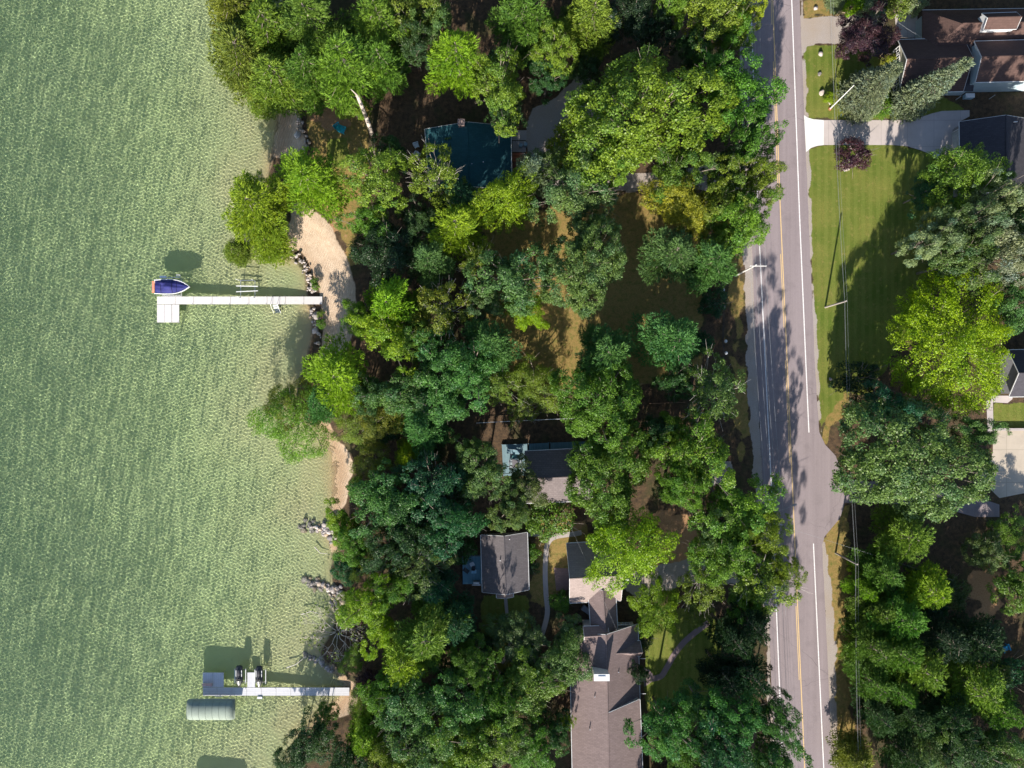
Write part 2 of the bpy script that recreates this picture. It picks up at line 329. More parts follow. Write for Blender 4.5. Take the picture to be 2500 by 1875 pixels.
def mark(name, l, wpx, v0, v1, mat, step=25):
    n = max(1, int((v1 - v0) / step)); strip(name, offs(l, -wpx / 2), offs(l, wpx / 2), [v0 + (v1 - v0) * i / n for i in range(n + 1)], GZ + .036, mat)
mark('lane_line_white', rw, 2.4, -890, 1056, white); mark('lane_line_white', rw, 2.4, 1327, 2800, white); mark('lane_line_white', lw_, 2.2, -890, 2800, white)
mark('lane_line_yellow', offs(yl, 1.6), 2.2, -890, 2800, yellow)
for v0, v1 in ((-60, 60), (150, 470), (620, 800), (880, 1130), (1480, 1660)): mark('lane_line_yellow', offs(yl, -2.4), 1.8, v0, v1, yellow)
def sheet(name, P, dz, mat, kind='structure', z=GZ):
    pts = [W(u, v, z + dz) for u, v in P]; mb = MB(); mb.add(pts, [tuple(range(len(pts)))]) 
    o = mb.build(name, mat); o.data.update()
    if o.data.polygons[0].normal.z < 0: o.data.flip_normals()
    return struct(o, kind)
def curve(P, n=4):              # smooth a polygon outline (Chaikin)
    for _ in range(n):
        Q = []
        for i in range(len(P)):
            a, b = P[i], P[(i + 1) % len(P)]; Q += [(a[0] * .75 + b[0] * .25, a[1] * .75 + b[1] * .25), (a[0] * .25 + b[0] * .75, a[1] * .25 + b[1] * .75)]
        P = Q
    return P
def concrete(name, col, jx=4.0, jy=4.0, ang=0, dark=.55):
    t = NT(name); mp = t.n('Mapping'); t.l(t.coord(), mp.inputs[0]); mp.inputs['Rotation'].default_value = (0, 0, ang); sp = t.n('SeparateXYZ'); t.l(mp.outputs[0], sp.inputs[0])
    k = None
    for o_, j in ((0, jx), (1, jy)):
        q = t.mapr(t.math('FRACT', t.math('DIVIDE', sp.outputs[o_], j)), 0, .022, 1, 0); k = q if k is None else t.math('MAXIMUM', k, q)
    c = t.mix(t.mapr(t.noise(.6, 5), .3, .7), tuple(q * .84 for q in col), col); c = t.mix(t.mapr(t.noise(12, 3), .5, .8, 0, .35), c, tuple(q * .7 for q in col))
    c = t.mix(t.math('MULTIPLY', k, dark), c, tuple(q * .3 for q in col)); t.base(c); t.rough(.9); return t.m
CN = concrete('concrete_driveway', (.47, .41, .39)); CW = concrete('new_concrete', (.74, .73, .7), 6, 4); CT = concrete('old_concrete', (.47, .4, .32), 5, 5)
sheet('driveway_apron', [(1963, 281), (1972, 287), (1985, 291), (2011, 293), (2011, 354), (1995, 356), (1980, 361), (1968, 371)], .034, CW)
sheet('driveway', [(2011, 293), (2100, 293), (2195, 293), (2222, 291), (2248, 286), (2275, 277), (2300, 271), (2367, 269), (2367, 284), (2352, 292), (2344, 296), (2344, 392), (2325, 392), (2300, 379), (2272, 376), (2245, 366), (2215, 357), (2180, 354), (2011, 354)], .038, CN)
sheet('side_road', [(2061, 1172), (2150, 1176), (2300, 1196), (2392, 1216), (2440, 1232), (2440, 1262), (2380, 1262), (2300, 1240), (2150, 1228), (2061, 1228)], .026, ASPH)
sheet('parking_pad', [(2424, 1050), (2620, 1050), (2620, 1190), (2495, 1205), (2440, 1216), (2388, 1165), (2412, 1140), (2424, 1105)], .032, CT)
sheet('sidewalk', [(2408, 978), (2424, 978), (2426, 1066), (2412, 1066)], .036, CN); sheet('sidewalk', [(2420, 966), (2462, 966), (2472, 958), (2472, 974), (2460, 984), (2420, 982)], .040, CN)
CP = concrete('path_concrete', (.4, .35, .33), 1.4, 50, 0, .4); CPR = concrete('path_brick', (.22, .16, .16), .6, .6, .5, .4)
def path(name, pts, wpx, mat, dz=.03):
    n = len(pts); L = []; R = []
    for i, (u, v) in enumerate(pts):
        a = pts[max(0, i - 1)]; b = pts[min(n - 1, i + 1)]; dx, dy = b[0] - a[0], b[1] - a[1]; q = math.hypot(dx, dy); nx, ny = -dy / q, dx / q
        L.append((u + nx * wpx / 2, v + ny * wpx / 2)); R.append((u - nx * wpx / 2, v - ny * wpx / 2))
    V = np.array([W(*p, GZ + dz) for pr in zip(L, R) for p in pr]); F = np.array([(2 * i, 2 * i + 1, 2 * i + 3, 2 * i + 2) for i in range(n - 1)])
    me = npmesh(name, V, F, mat); o = link(name, me)
    if me.polygons[0].normal.z < 0: me.flip_normals()
    return struct(o)
def bez(P, n=6):
    out = []
    P = [P[0]] + P + [P[-1]]
    for i in range(1, len(P) - 2):
        p0, p1, p2, p3 = P[i - 1], P[i], P[i + 1], P[i + 2]
        for k in range(n):
            s = k / n; out.append(tuple(.5 * (2 * b + (c - a) * s + (2 * a - 5 * b + 4 * c - d) * s * s + (3 * b - a - 3 * c + d) * s ** 3) for a, b, c, d in zip(p0, p1, p2, p3)))
    return out + [P[-2]]
path('footpath', bez([(1420, 1300), (1400, 1304), (1380, 1306), (1352, 1312), (1338, 1326), (1333, 1350), (1331, 1400), (1333, 1450), (1336, 1500), (1320, 1560)]), 12, CP)
path('footpath', bez([(1280, 1272), (1300, 1290), (1320, 1308), (1338, 1324)]), 8, CP, .034); path('footpath', bez([(1288, 1306), (1322, 1306)]), 7, CP, .038)
path('footpath', bez([(1234, 1458), (1238, 1500), (1246, 1560), (1236, 1600), (1225, 1620)]), 8, CP)
path('garden_path', bez([(1556, 1655), (1580, 1658), (1612, 1652), (1628, 1630), (1645, 1600), (1668, 1570), (1700, 1542), (1730, 1520)]), 14, CPR)
sheet('patio', [(1572, 1630), (1584, 1634), (1594, 1646), (1592, 1664), (1575, 1676), (1572, 1676)], .034, CPR)
sheet('patio', [(1249, 318), (1286, 318), (1286, 342), (1249, 342)], .03, CP); sheet('patio', [(1251, 344), (1284, 344), (1284, 371), (1251, 371)], .034, CP)
sheet('patio', [(2184, 35), (2240, 37), (2240, 92), (2190, 92)], .03, CN)
sheet('patio', [(1352, 1386), (1388, 1388), (1391, 1440), (1358, 1442)], .032, shingle('patio_brick', (.26, .17, .15), .25))

# ------------------------------------------------------------------ docks, boats and lifts
ALU = plain('aluminium', (.62, .62, .62), .35, .08, 8, .85); DW = planks('dock_decking_white', (.6, .57, .56), 1.22, .5, 0, .03); DB = planks('dock_decking_grey', (.5, .5, .53), .3, .45, 0, .04)
WHT = plain('white_gelcoat', (.68, .68, .68), .3, .04, 3, 0, 0, .6); BLK = plain('black_plastic', (.012, .012, .014), .4, .2, 4); GRY = plain('grey_plastic', (.2, .2, .2), .5, .15, 4)
DZ = .5
def deck(root, org, P, mat, name='deck_section', th=.09, z=DZ):
    w_ = [W2(u, v, z) for u, v in P]; mb = MB().prism(w_, z - th, z); return mb.build(name, mat, root, org)
def dock(name, label, sections, mat, posts, base, matv=None):
    org = W(*base, 0); root = thing(name, label, 'dock', org)
    for P in sections: 
        vert = (P[2][0] - P[0][0]) < (P[2][1] - P[0][1])
        deck(root, org, P, matv if (matv and vert) else mat)
        x0, y0 = W2(*P[0], DZ); x1, y1 = W2(*P[2], DZ)
        for yy in (y0 - .03, y1 + .03): MB().box(((x0 + x1) / 2, yy, DZ - .17), (abs(x1 - x0) - .06, .05, .14)).build('side_rail', ALU, root, org)
    for (u, v) in posts:
        x, y = W2(u, v, 0); MB().cyl((x, y, -1.8), (x, y, DZ + .12), .03).build('post', ALU, root, org)
    return root
sec = []
us = [383, 428, 473, 518, 563, 608, 652, 697, 742, 787]
for a, b in zip(us, us[1:]): sec.append([(a + .4, 724), (b - .4, 724), (b - .4, 742.5), (a + .4, 742.5)])
for a in (383, 401, 419.5): sec.append([(a + .4, 743.5), (a + 17.8, 743.5), (a + 17.8, 787), (a + .4, 787)])
PW = plain('dock_panel_white', (.56, .53, .52), .7, .05, 2)
dock('dock', 'white L-shaped dock reaching from the sandy beach to the covered boat', sec, PW,
     [(u, v) for u in us[:-1] for v in (722.5, 744)] + [(383, 788), (438, 788)], (585, 733))
sec = []
for i in range(10): a = 495 + i * 35.8; sec.append([(a + .3, 1679), (a + 35.5, 1679), (a + 35.5, 1698.5), (a + .3, 1698.5)])
sec += [[(495, 1642.5), (519.5, 1642.5), (519.5, 1678), (495, 1678)], [(520.2, 1642.5), (546, 1642.5), (546, 1678), (520.2, 1678)], [(604, 1642), (622.5, 1642), (622.5, 1678), (604, 1678)]]
dock('dock', 'long pale grey ribbed dock leading to two jet skis and the canopied lift', sec, DB, [(495 + i * 35.8, v) for i in range(10) for v in (1678, 1700)] + [(495, 1642), (546, 1642)], (680, 1690),
     planks('dock_decking_upright', (.5, .5, .53), .3, .45, math.radians(90), .04))

# boat with its cover, on a lift
def loft(secs, close=True):     # secs: list of rings of points, same count
    mb = MB(); n = len(secs[0]); V = [p for s in secs for p in s]; F = []
    for i in range(len(secs) - 1):
        for k in range(n - 1): F.append((i * n + k, i * n + k + 1, (i + 1) * n + k + 1, (i + 1) * n + k))
    if close: F += [tuple(range(n - 1, -1, -1)), tuple(range((len(secs) - 1) * n, len(secs) * n))]
    return mb.add(V, F)
def boat():
    bx, by, bz = W(421, 700, 1.6); org = (bx, by, 0); L = 5.35; B = 2.15; z0 = .75; root = thing('speedboat', 'white speedboat under a royal blue cover with an orange swim platform at its stern', 'boat', org)
    def hw(s): return B / 2 * (1 - max(0, (s - .42) / .58) ** 2.3) * (.93 + .07 * min(1, s * 4)) + .012
    hull = []; ring = []; cov = []
    for i in range(25):
        s = i / 24; x = bx - L / 2 + L * s; w_ = hw(s); zt = z0 + .95 + .18 * s * s; k = z0 + .35 * max(0, s - .7) / .3
        hull.append([(x - .25 * max(0, s - .8), by + q * w_, z) for q, z in ((1, zt), (1.0, zt - .2), (.86, k + .35), (0, k), (-.86, k + .35), (-1.0, zt - .2), (-1, zt))])
    loft(hull).build('hull', WHT, root, org, True)
    mb = MB(); 
    for sgn in (1, -1):
        pts = [(bx - L / 2 + L * i / 24, by + sgn * (hw(i / 24) - .01), z0 + .97 + .18 * (i / 24) ** 2) for i in range(25)]; mb.tube(pts, .075, .06, 6)
    mb.build('gunwale', WHT, root, org, True)
    for i in range(23):
        s = .03 + .95 * i / 22; x = bx - L / 2 + L * s; w_ = max(.02, hw(s) - .09); zt = z0 + .97 + .18 * s * s
        hgt = .08 + .5 * math.exp(-((s - .42) / .16) ** 2) + .22 * math.exp(-((s - .12) / .1) ** 2) + .12 * math.exp(-((s - .75) / .1) ** 2)
        rg_ = []
        for j in range(13):
            q = -1 + 2 * j / 12; sag = .05 * math.sin(9 * q + 6 * s) * (1 - abs(q)); bump_ = .42 * math.exp(-((s - .24) / .045) ** 2 - ((q - .55) / .25) ** 2)
            rg_.append((x, by + q * w_, zt + (hgt * (1 - abs(q) ** 1.8) + sag + bump_ + .06 * math.exp(-((s - .3) / .02) ** 2) * (1 - abs(q)))))
        cov.append(rg_)
    c_ = loft(cov, False).build('boat_cover', plain('blue_canvas', (.018, .02, .13), .8, .25, 2.5, 0, .3), root, org, True)
    x = bx - L / 2
    for s in (.2, .52, .64): 
        mb = MB()
        w_ = hw(s) - .09; zt = z0 + .97 + .18 * s * s; hg = .1 + .5 * math.exp(-((s - .42) / .16) ** 2) + .22 * math.exp(-((s - .12) / .1) ** 2)
        mb.tube([(x + L * s, by + q * w_, zt + hg * (1 - abs(q) ** 1.8) + .05) for q in [-1 + j / 5 for j in range(11)]], .022); mb.build('cover_strap', plain('dark_navy_strap', (.01, .01, .04), .8), c_, org)
    
    MB().box((bx - L / 2 - .2, by, z0 + .62), (.62, 1.72, .1)).build('swim_platform', plain('orange_swim_platform', (.72, .26, .15), .7, .12, 5), root, org)
    MB().box((bx - L / 2 - .5, by, z0 + .64), (.07, 1.3, .12)).cyl((bx - L / 2 - .3, by + .3, z0 + .66), (bx - L / 2 - .3, by - .3, z0 + .66), .035).build('trim', GRY, root, org)
    MB().cyl((bx + L / 2 + .02, by, z0 + 1.2), (bx + L / 2 + .2, by, z0 + 1.2), .08).build('bow_cap', BLK, root, org)
    return bx, by
bx, by = boat()
def lift_posts(root, org, x0, x1, y0, y1, top): 
    for x in (x0, x1):
        for y in (y0, y1): MB().cyl((x, y, -1.7), (x, y, top), .05).cyl((x, y, top - .02), (x, y, top + .03), .07).build('post', ALU, root, org)
org = (bx, by, 0); r = thing('boat_lift', 'aluminium lift frame holding the blue-covered boat beside the white dock', 'boat lift', org)
lift_posts(r, org, bx - 1.6, bx + .9, by - 1.35, by + 1.45, 1.25)
for s, z in ((1.45, 1.2), (-1.35, .75), (-1.2, .95)): MB().box((bx - .4, by + s, z), (2.9, .09, .09)).build('side_beam', ALU, r, org)
for s in (.55, -.55): MB().box((bx - .4, by + s, .66), (3.4, .16, .1)).build('bunk', GRY, r, org)
for s in (-1.6, .9): MB().box((bx + s, by, .52), (.1, 2.8, .12)).build('cross_beam', ALU, r, org)
MB().box((bx - 1.5, by + 1.5, 1.36), (1.0, .36, .2)).build('winch_box', WHT, r, org)
mb = MB(); X0, Y0 = bx + .8, by + 1.62
for a, b in (((-.28, -.12), (.28, -.12)), ((.28, -.12), (.28, .18)), ((.28, .18), (-.28, .18)), ((-.28, .18), (-.28, -.12))): mb.cyl((X0 + a[0], Y0 + a[1], 1.45), (X0 + b[0], Y0 + b[1], 1.45), .04)
mb.build('winch_handle', WHT, r, org)
# empty lift
x0, y0 = W2(586, 726, .6); x1, y1 = W2(621, 685, .6); org = ((x0 + x1) / 2, (y0 + y1) / 2, 0)
r = thing('boat_lift', 'empty aluminium lift frame with two slanting bunks beside the white dock', 'boat lift', org); lift_posts(r, org, x0, x1, y0 - .1, y1, 1.0)
MB().box(((x0 + x1) / 2, y1, .85), (x1 - x0 + .1, .08, .08)).box((x0, (y0 + y1) / 2, .3), (.08, y1 - y0, .08)).box((x1, (y0 + y1) / 2, .3), (.08, y1 - y0, .08)).build('frame', ALU, r, org)
xa, ya = W2(603, 698.5, .6); MB().box((xa, ya, .55), (3.3, .12, .12), -.02).build('bunk', WHT, r, org)
xa, ya = W2(603, 711, .6); MB().box((xa, ya, .55), (3.3, .11, .12), .045).build('bunk', WHT, r, org)
for p, q in (((x0, y1, .9), (x0 - .5, y1 + .18, 1.2)), ((x1, y1, .9), (x1 - .3, y1 + .15, 1.2)), ((x0, y0, .75), (x0 - .4, y0 + .12, .9)), ((x1, y0, .75), (x1 - .3, y0 + .14, .9))): MB().cyl(p, q, .032).build('crank_arm', WHT, r, org)
# dock steps with handrails
xa, ya = W2(672, 744, .5); org = (xa, ya, 0); r = thing('dock_steps', 'white boarding steps with twin handrails hanging off the white dock', 'steps', org)
for i in range(4): MB().box((xa + .05 * i, ya - .12 - .3 * i, .46 - .26 * i), (.85, .27, .05), .12).build('step', WHT, r, org)
for s in (-.55, .5): MB().tube([(xa + s + .1, ya + 1.15, DZ + .05), (xa + s + .02, ya + .05, DZ + .62), (xa + s + .06, ya - .5, .8), (xa + s + .22, ya - 1.3, -.1), (xa + s + .22, ya - 1.35, -.9)], .032).build('handrail', WHT, r, org)
# jet skis and their small lifts
JW = plain('jetski_black', (.02, .02, .022), .3, .2, 4, 0, 0, .6)
def jetski(u, v, label):
    x, y = W2(u, v, 1.2); z = .85; org = (x, y, 0); r = thing('jet_ski', label, 'jet ski', org, 'jet skis on the lower dock')
    s_ = []; L = 3.15
    for i in range(19):
        s = i / 18; w_ = .52 * (1 - max(0, (s - .55) / .45) ** 2.4 * .9) * (.86 + .14 * min(1, s * 5)); yy = y + L / 2 - L * s
        s_.append([(x - w_, yy, z + .42), (x - w_ * .9, yy, z + .12), (x, yy, z - .1 + .3 * max(0, s - .75)), (x + w_ * .9, yy, z + .12), (x + w_, yy, z + .42), (x + w_ * .8, yy, z + .5), (x, yy, z + .52 + .12 * math.sin(s * 3)), (x - w_ * .8, yy, z + .5), (x - w_, yy, z + .42)])
    loft(s_).build('hull', JW, r, org, True)
    for sx in (-.42, .42): MB().box((x + sx, y + .55, z + .53), (.09, .95, .05)).build('side_panel', WHT, r, org)
    st = []
    for i in range(11):
        s = i / 10; w_ = .2 + .05 * math.sin(s * 3.1); yy = y + 1.15 - 1.35 * s; h_ = z + .66 + .12 * math.sin(s * 3.1) + (.1 if s > .7 else 0)
        st.append([(x - w_, yy, z + .45), (x - w_ * .8, yy, h_), (x, yy, h_ + .04), (x + w_ * .8, yy, h_), (x + w_, yy, z + .45)])
    loft(st).build('seat', plain('seat_grey', (.07, .065, .07), .6, .2), r, org, True)
    hd = []
    for i in range(9):
        s = i / 8; w_ = .4 * (1 - s ** 2 * .75); yy = y - .42 - 1.08 * s; h_ = z + .88 - .36 * s
        hd.append([(x - w_, yy, z + .45), (x - w_ * .7, yy, h_), (x, yy, h_ + .05), (x + w_ * .7, yy, h_), (x + w_, yy, z + .45)])
    b_ = loft(hd).build('hood', plain('hood_grey', (.2, .2, .19), .35, .12, 3, .3), r, org, True)
    MB().box((x, y - .82, z + .83), (.34, .08, .04)).build('hood_badge', WHT, b_, org)
    MB().cyl((x - .38, y - .2, z + .97), (x + .38, y - .2, z + .97), .035).box((x, y - .3, z + .93), (.26, .24, .14)).build('handlebar', BLK, r, org)
    MB().box((x, y + L / 2 + .02, z + .35), (.7, .18, .12)).build('step_pad', BLK, r, org)
    q = thing('jet_ski_lift', 'small rail lift carrying the ' + ('left' if u < 600 else 'right') + ' jet ski beside the grey dock', 'lift', (x, y, 0), 'jet ski lifts')
    for sx in (-.82, .82): MB().box((x + sx, y - .1, .72), (.1, 2.2, .08)).build('side_rail', WHT, q, org); [MB().cyl((x + sx, y + s, -1.6), (x + sx, y + s, .8), .04).build('post', ALU, q, org) for s in (.9, -1.1)]
    for s in (-.28, .28): MB().box((x + s, y + .1, .66), (.14, 2.4, .1)).build('bunk', GRY, q, org)
    for s in (.8, -1.0): MB().box((x, y + s, .56), (1.64, .08, .08)).build('cross_beam', GRY, q, org)
jetski(584, 1652, 'black jet ski nearer the square platform of the lower dock'); jetski(633, 1653, 'black jet ski on the shore side of the small finger pier')
# canopied boat lift (and a second one just outside the frame, whose shadow enters at the bottom)
CAN = plain('canopy_fabric', (.21, .25, .21), .85, .12, .8, 0, .2)
def canopy_lift(u0, u1, v0, v1, label, z=2.35):
    xa, ya = W2(u0, v0, z); xb, yb = W2(u1, v1, z); cx, cy = (xa + xb) / 2, (ya + yb) / 2; hw_ = abs(ya - yb) / 2; org = (cx, cy, 0)
    r = thing('boat_lift', label, 'boat lift', org); secs = []
    for i in range(15):
        s = i / 14; x = xa + (xb - xa) * s; e = 1 - .55 * max(0, 1 - min(s, 1 - s) / .07) ** 2
        secs.append([(x, cy + hw_ * math.cos(a) * (1 - .04 * (1 - e)), z + (.95 * math.sin(a) - (.35 if a in (0, math.pi) else 0)) * (e if math.sin(a) > .2 else 1)) for a in [math.pi * k / 10 for k in range(11)]])
    c_ = loft(secs, True).build('canopy', CAN, r, org, True)
    mb = MB()
    for i in range(0, 15, 2): mb.tube([(p[0], p[1], p[2] + .012) for p in secs[i][1:-1]], .022, .022, 4)
    mb.build('rib', plain('canopy_seam', (.12, .15, .13), .8), c_, org)
    lift_posts(r, org, xa + 1.2, xb - 1.2, cy - hw_ + .1, cy + hw_ - .1, z)
    for s, zz in ((hw_ - .05, z - .2), (.05 - hw_, z - .2), (0, .4)): MB().box((cx, cy + s, zz), (abs(xb - xa) - (.4 if zz > 1 else 2.4), .09, .09)).build('frame_beam', ALU, r, org)
    return cx, cy, hw_
cx, cy, hw_ = canopy_lift(458, 572, 1708, 1757, 'boat lift under a rounded grey-green fabric canopy below the lower dock')
canopy_lift(440, 566, 1987, 2042, 'boat lift under a canopy standing south of the lower dock', 2.6)
xw, yw = W2(534, 1700, 1.3); r = thing('lift_wheel', 'white spoked hand wheel between the canopied lift and the dock', 'wheel', (xw, yw, 1.0)); mb = MB(); n = 20
for k in range(n):
    a, b = 2 * math.pi * k / n, 2 * math.pi * (k + 1) / n; mb.cyl((xw + .6 * math.cos(a), yw + .26 * math.sin(a), 1.3 + .45 * math.sin(a)), (xw + .6 * math.cos(b), yw + .26 * math.sin(b), 1.3 + .45 * math.sin(b)), .025, None, 5)
mb.build('rim', WHT, r, (xw, yw, 1.0)); mb = MB()
for k in range(4): a = math.pi * k / 4; mb.cyl((xw - .6 * math.cos(a), yw - .26 * math.sin(a), 1.3 - .45 * math.sin(a)), (xw + .6 * math.cos(a), yw + .26 * math.sin(a), 1.3 + .45 * math.sin(a)), .018, None, 5)
mb.build('spoke', WHT, r, (xw, yw, 1.0)); MB().cyl((xw, yw - .1, -1.4), (xw, yw - .1, 1.3), .05).build('post', ALU, r, (xw, yw, 1.0))
def bench(name, label, u, v, z, rz, mat, L=1.5, cat='bench', scale=1):
    x, y = W2(u, v, z); r = thing(name, label, cat, (x, y, z), rz=rz)
    MB().box((0, 0, .43), (L, .42, .05)).build('seat', mat, r); MB().box((0, .26, .72), (L, .05, .42), 0, -.25).build('backrest', mat, r)
    for sx in (-L / 2 + .08, L / 2 - .08): MB().box((sx, -.1, .2), (.06, .4, .42)).build('leg', mat, r)
    r.scale = (scale,) * 3; return r
bench('bench', 'pinkish bench on the square platform of the lower dock', 508, 1669, DZ, 0, plain('weathered_pink', (.55, .38, .36), .8), 1.4)
xa, ya = W2(634, 1703.5, .6); r = thing('dock_box', 'small white and blue box hung on the side of the lower dock', 'box', (xa, ya, .5))
MB().box((xa, ya, .58), (.72, .3, .12)).build('lid', WHT, r, (xa, ya, .5)); MB().box((xa, ya - .05, .36), (.7, .34, .3)).build('body', plain('box_blue', (.05, .2, .42), .5), r, (xa, ya, .5))

# ------------------------------------------------------------------ houses
WALL = {}
def wallmat(name, col): return plain(name, col, .8, .07, 1.2, 0, .1)
def house(name, label, cat, quad, axis, ze, zr, roofmat, wmat, over=.45, base=GZ, fascia=None, mk=None, ridge_cap=None, parent=None, org=None, hip=0.):
    """quad: the four eave corners in the photograph (nw, ne, se, sw) at height ze; axis 'x' = ridge runs across, 'y' = up and down"""
    q = [np.array(W(u, v, ze)) for u, v in quad]; nw, ne, se, sw = q
    if org is None: org = tuple((nw + ne + se + sw) / 4 * (1, 1, 0) + np.array((0, 0, base)))
    r = parent or thing(name, label, cat, org); up = np.array((0, 0, zr - ze))
    if axis == 'x': a, b = (nw + sw) / 2 + up, (ne + se) / 2 + up; a = a + (b - a) / np.linalg.norm(b - a) * hip; faces = [[nw, ne, b, a], [a, b, se, sw]]; gab = [(nw, sw, a), (ne, se, b)] if not hip else [(ne, se, b)]
    else: a, b = (nw + ne) / 2 + up, (sw + se) / 2 + up; faces = [[nw, a, b, sw], [a, ne, se, b]]; gab = [(nw, ne, a), (sw, se, b)]
    fm = fascia or plain('fascia_white', (.6, .6, .6), .6)
    if hip: faces = faces + [[nw, a, sw]]
    for f in faces: MB().slab(f, .14).build('roof', roofmat, r, org)
    mb = MB(); mb.cyl(a + (0, 0, .02), b + (0, 0, .02), .11, .11, 6); rf = mb.build('ridge_cap', ridge_cap or roofmat, r, org)
    mb = MB()
    for p, s, m in gab:
        for e0, e1 in ((p, m), (s, m)):
            d = (e1 - e0) / np.linalg.norm(e1 - e0); o = (e0 + e1) / 2 - (0, 0, .1); n_ = np.array(((a - b)[0], (a - b)[1], 0.)); n_ /= np.linalg.norm(n_); sg = 1 if np.dot(m - (a + b) / 2, n_) > 0 else -1
            mb.add([e0 + n_ * sg * .003 + (0, 0, .01), e1 + n_ * sg * .003 + (0, 0, .01), e1 + n_ * sg * .05 + (0, 0, .01), e0 + n_ * sg * .05 + (0, 0, .01),
                    e0 + n_ * sg * .003 - (0, 0, .18), e1 + n_ * sg * .003 - (0, 0, .18), e1 + n_ * sg * .05 - (0, 0, .18), e0 + n_ * sg * .05 - (0, 0, .18)], [(0, 1, 2, 3), (7, 6, 5, 4), (2, 1, 5, 6), (3, 2, 6, 7), (0, 3, 7, 4)])
    for p, s in ((faces[0][0], faces[0][1]) if axis == 'x' else (faces[0][0], faces[0][3]), (faces[1][3], faces[1][2]) if axis == 'x' else (faces[1][1], faces[1][2])):
        c0 = (nw + ne + se + sw) / 4; o = (p + s) / 2 - c0; o[2] = 0; o /= np.linalg.norm(o); mb.cyl(p + o * .06 - (0, 0, .06), s + o * .06 - (0, 0, .06), .055, .055, 6)
    mb.build('gutter', fm, r, org)
    c = (nw + ne + se + sw) / 4; ins = []
    ex = (ne - nw) / np.linalg.norm(ne - nw); ey = (nw - sw) / np.linalg.norm(nw - sw)
    ins = [nw + ex * over - ey * over, ne - ex * over - ey * over, se - ex * over + ey * over, sw + ex * over + ey * over]
    mb = MB(); lo = [np.array((p[0], p[1], base)) for p in ins]; hi = [np.array((p[0], p[1], ze - .16)) for p in ins]
    V = lo + hi; F = [(3, 2, 6, 7), (1, 0, 4, 5), (0, 3, 7, 4), (2, 1, 5, 6)]
    if axis == 'x':
        V += [(hi[0] + hi[3]) / 2 + (0, 0, zr - ze - .1), (hi[1] + hi[2]) / 2 + (0, 0, zr - ze - .1)]; F += [(6, 5, 9)] if hip else [(4, 7, 8), (6, 5, 9)]
    else: V += [(hi[0] + hi[1]) / 2 + (0, 0, zr - ze - .1), (hi[2] + hi[3]) / 2 + (0, 0, zr - ze - .1)]; F += [(5, 4, 8), (7, 6, 9)]
    mb.add(V, F); w_ = mb.build('wall', wmat, r, org); return r, org, ins, (a, b)
def chimney(r, org, u, v, z0, z1, wx_, wy_, mat, capm=None):
    x, y = W2(u, v, z1); MB().box((x, y, (z0 + z1) / 2), (wx_, wy_, z1 - z0)).build('chimney', mat, r, org)
    MB().box((x, y, z1 + .04), (wx_ + .12, wy_ + .12, .08)).box((x, y, z1 + .12), (wx_ * .5, wy_ * .5, .12)).build('chimney_cap', capm or mat, r, org)
def vent(r, org, u, v, z, mat=None, h_=.5):
    x, y = W2(u, v, z); MB().cyl((x, y, z - h_), (x, y, z + .25), .07).build('vent_pipe', mat or ALU, r, org)
def window(r, org, c, w_, h_, nx, ny, cols=2, rows=2, fr=None, tiltz=0):
    """c: centre on the wall plane; (nx, ny) outward normal"""
    c = np.array(c, float); n = np.array((nx, ny, 0.)); n /= np.linalg.norm(n); t_ = np.array((-n[1], n[0], 0.)); fm = fr or WHT
    ang = math.atan2(t_[1], t_[0]); f = MB()
    for s in (-1, 1): f.box(c + t_ * s * w_ / 2 + n * .04, (.09, .08, h_ + .09), ang); f.box(c + np.array((0, 0, s * h_ / 2)) + n * .045, (w_ - .08, .09, .09), ang)
    for i in range(1, cols): f.box(c + t_ * (w_ * (i / cols - .5)) + n * .035, (.05, .06, h_ - .09), ang)
    for i in range(1, rows): f.box(c + np.array((0, 0, h_ * (i / rows - .5))) + n * .032, (w_ - .1, .055, .05), ang)
    wi = f.build('window', fm, r, org); g = MB().box(c + n * .012, (w_ - .05, .02, h_ - .05), ang); g.build('pane', GLS, wi, org)
t = NT('window_glass'); t.base((.03, .04, .05)); t.rough(.08); t.b.inputs['Specular IOR Level'].default_value = .8; GLS = t.m
TEAL = shingle('teal_shingle', (.018, .07, .085), .25, .15); BRN = shingle('brown_shingle', (.19, .13, .12), .24, .25); BRN2 = shingle('weathered_shingle', (.15, .125, .125), .3, .35, .45)
NAVY = shingle('dark_slate_shingle', (.055, .052, .062), .25, .2); RED = shingle('chestnut_shingle', (.09, .055, .047), .24, .25); GRYS = shingle('charcoal_shingle', (.13, .115, .12), .24, .3)
PINK = shingle('sandy_shingle', (.25, .2, .185), .24, .15)
# cottage with the teal roof
r, org, ins, rg_ = house('cottage', 'cottage with a dark teal shingle roof among the trees beside the gravel drive', 'house', [(1038, 315), (1247, 308), (1249, 462), (1050, 468)], 'y', 3.2, 5.6, TEAL, wallmat('log_brown', (.2, .1, .05)), .5)
chimney(r, org, 1126, 298, 3.5, 6.4, .9, .75, plain('chimney_brick', (.22, .16, .15), .9, .3, 6))
vent(r, org, 1152, 401, 5.2); vent(r, org, 1180, 396, 4.8)
for yy in (-3.2, 0, 3): window(r, org, (ins[0][0] - .0, (ins[0][1] + ins[3][1]) / 2 + yy, 2.2), 1.3, 1.1, -1, 0)
REDW = planks('red_cedar_boards', (.36, .1, .04), .14, .5)
x0, y0 = W2(1251, 373, 1.0); x1, y1 = W2(1281, 392, 1.0); r = thing('porch_steps', 'red cedar steps beside the teal-roofed cottage', 'steps', ((x0 + x1) / 2, y1, GZ)); oo = tuple(r.location)
for i in range(3): MB().box(((x0 + x1) / 2, y0 - .22 - .42 * i, GZ + .42 - .14 * i), (x1 - x0, .4, .06)).build('step', REDW, r, oo)
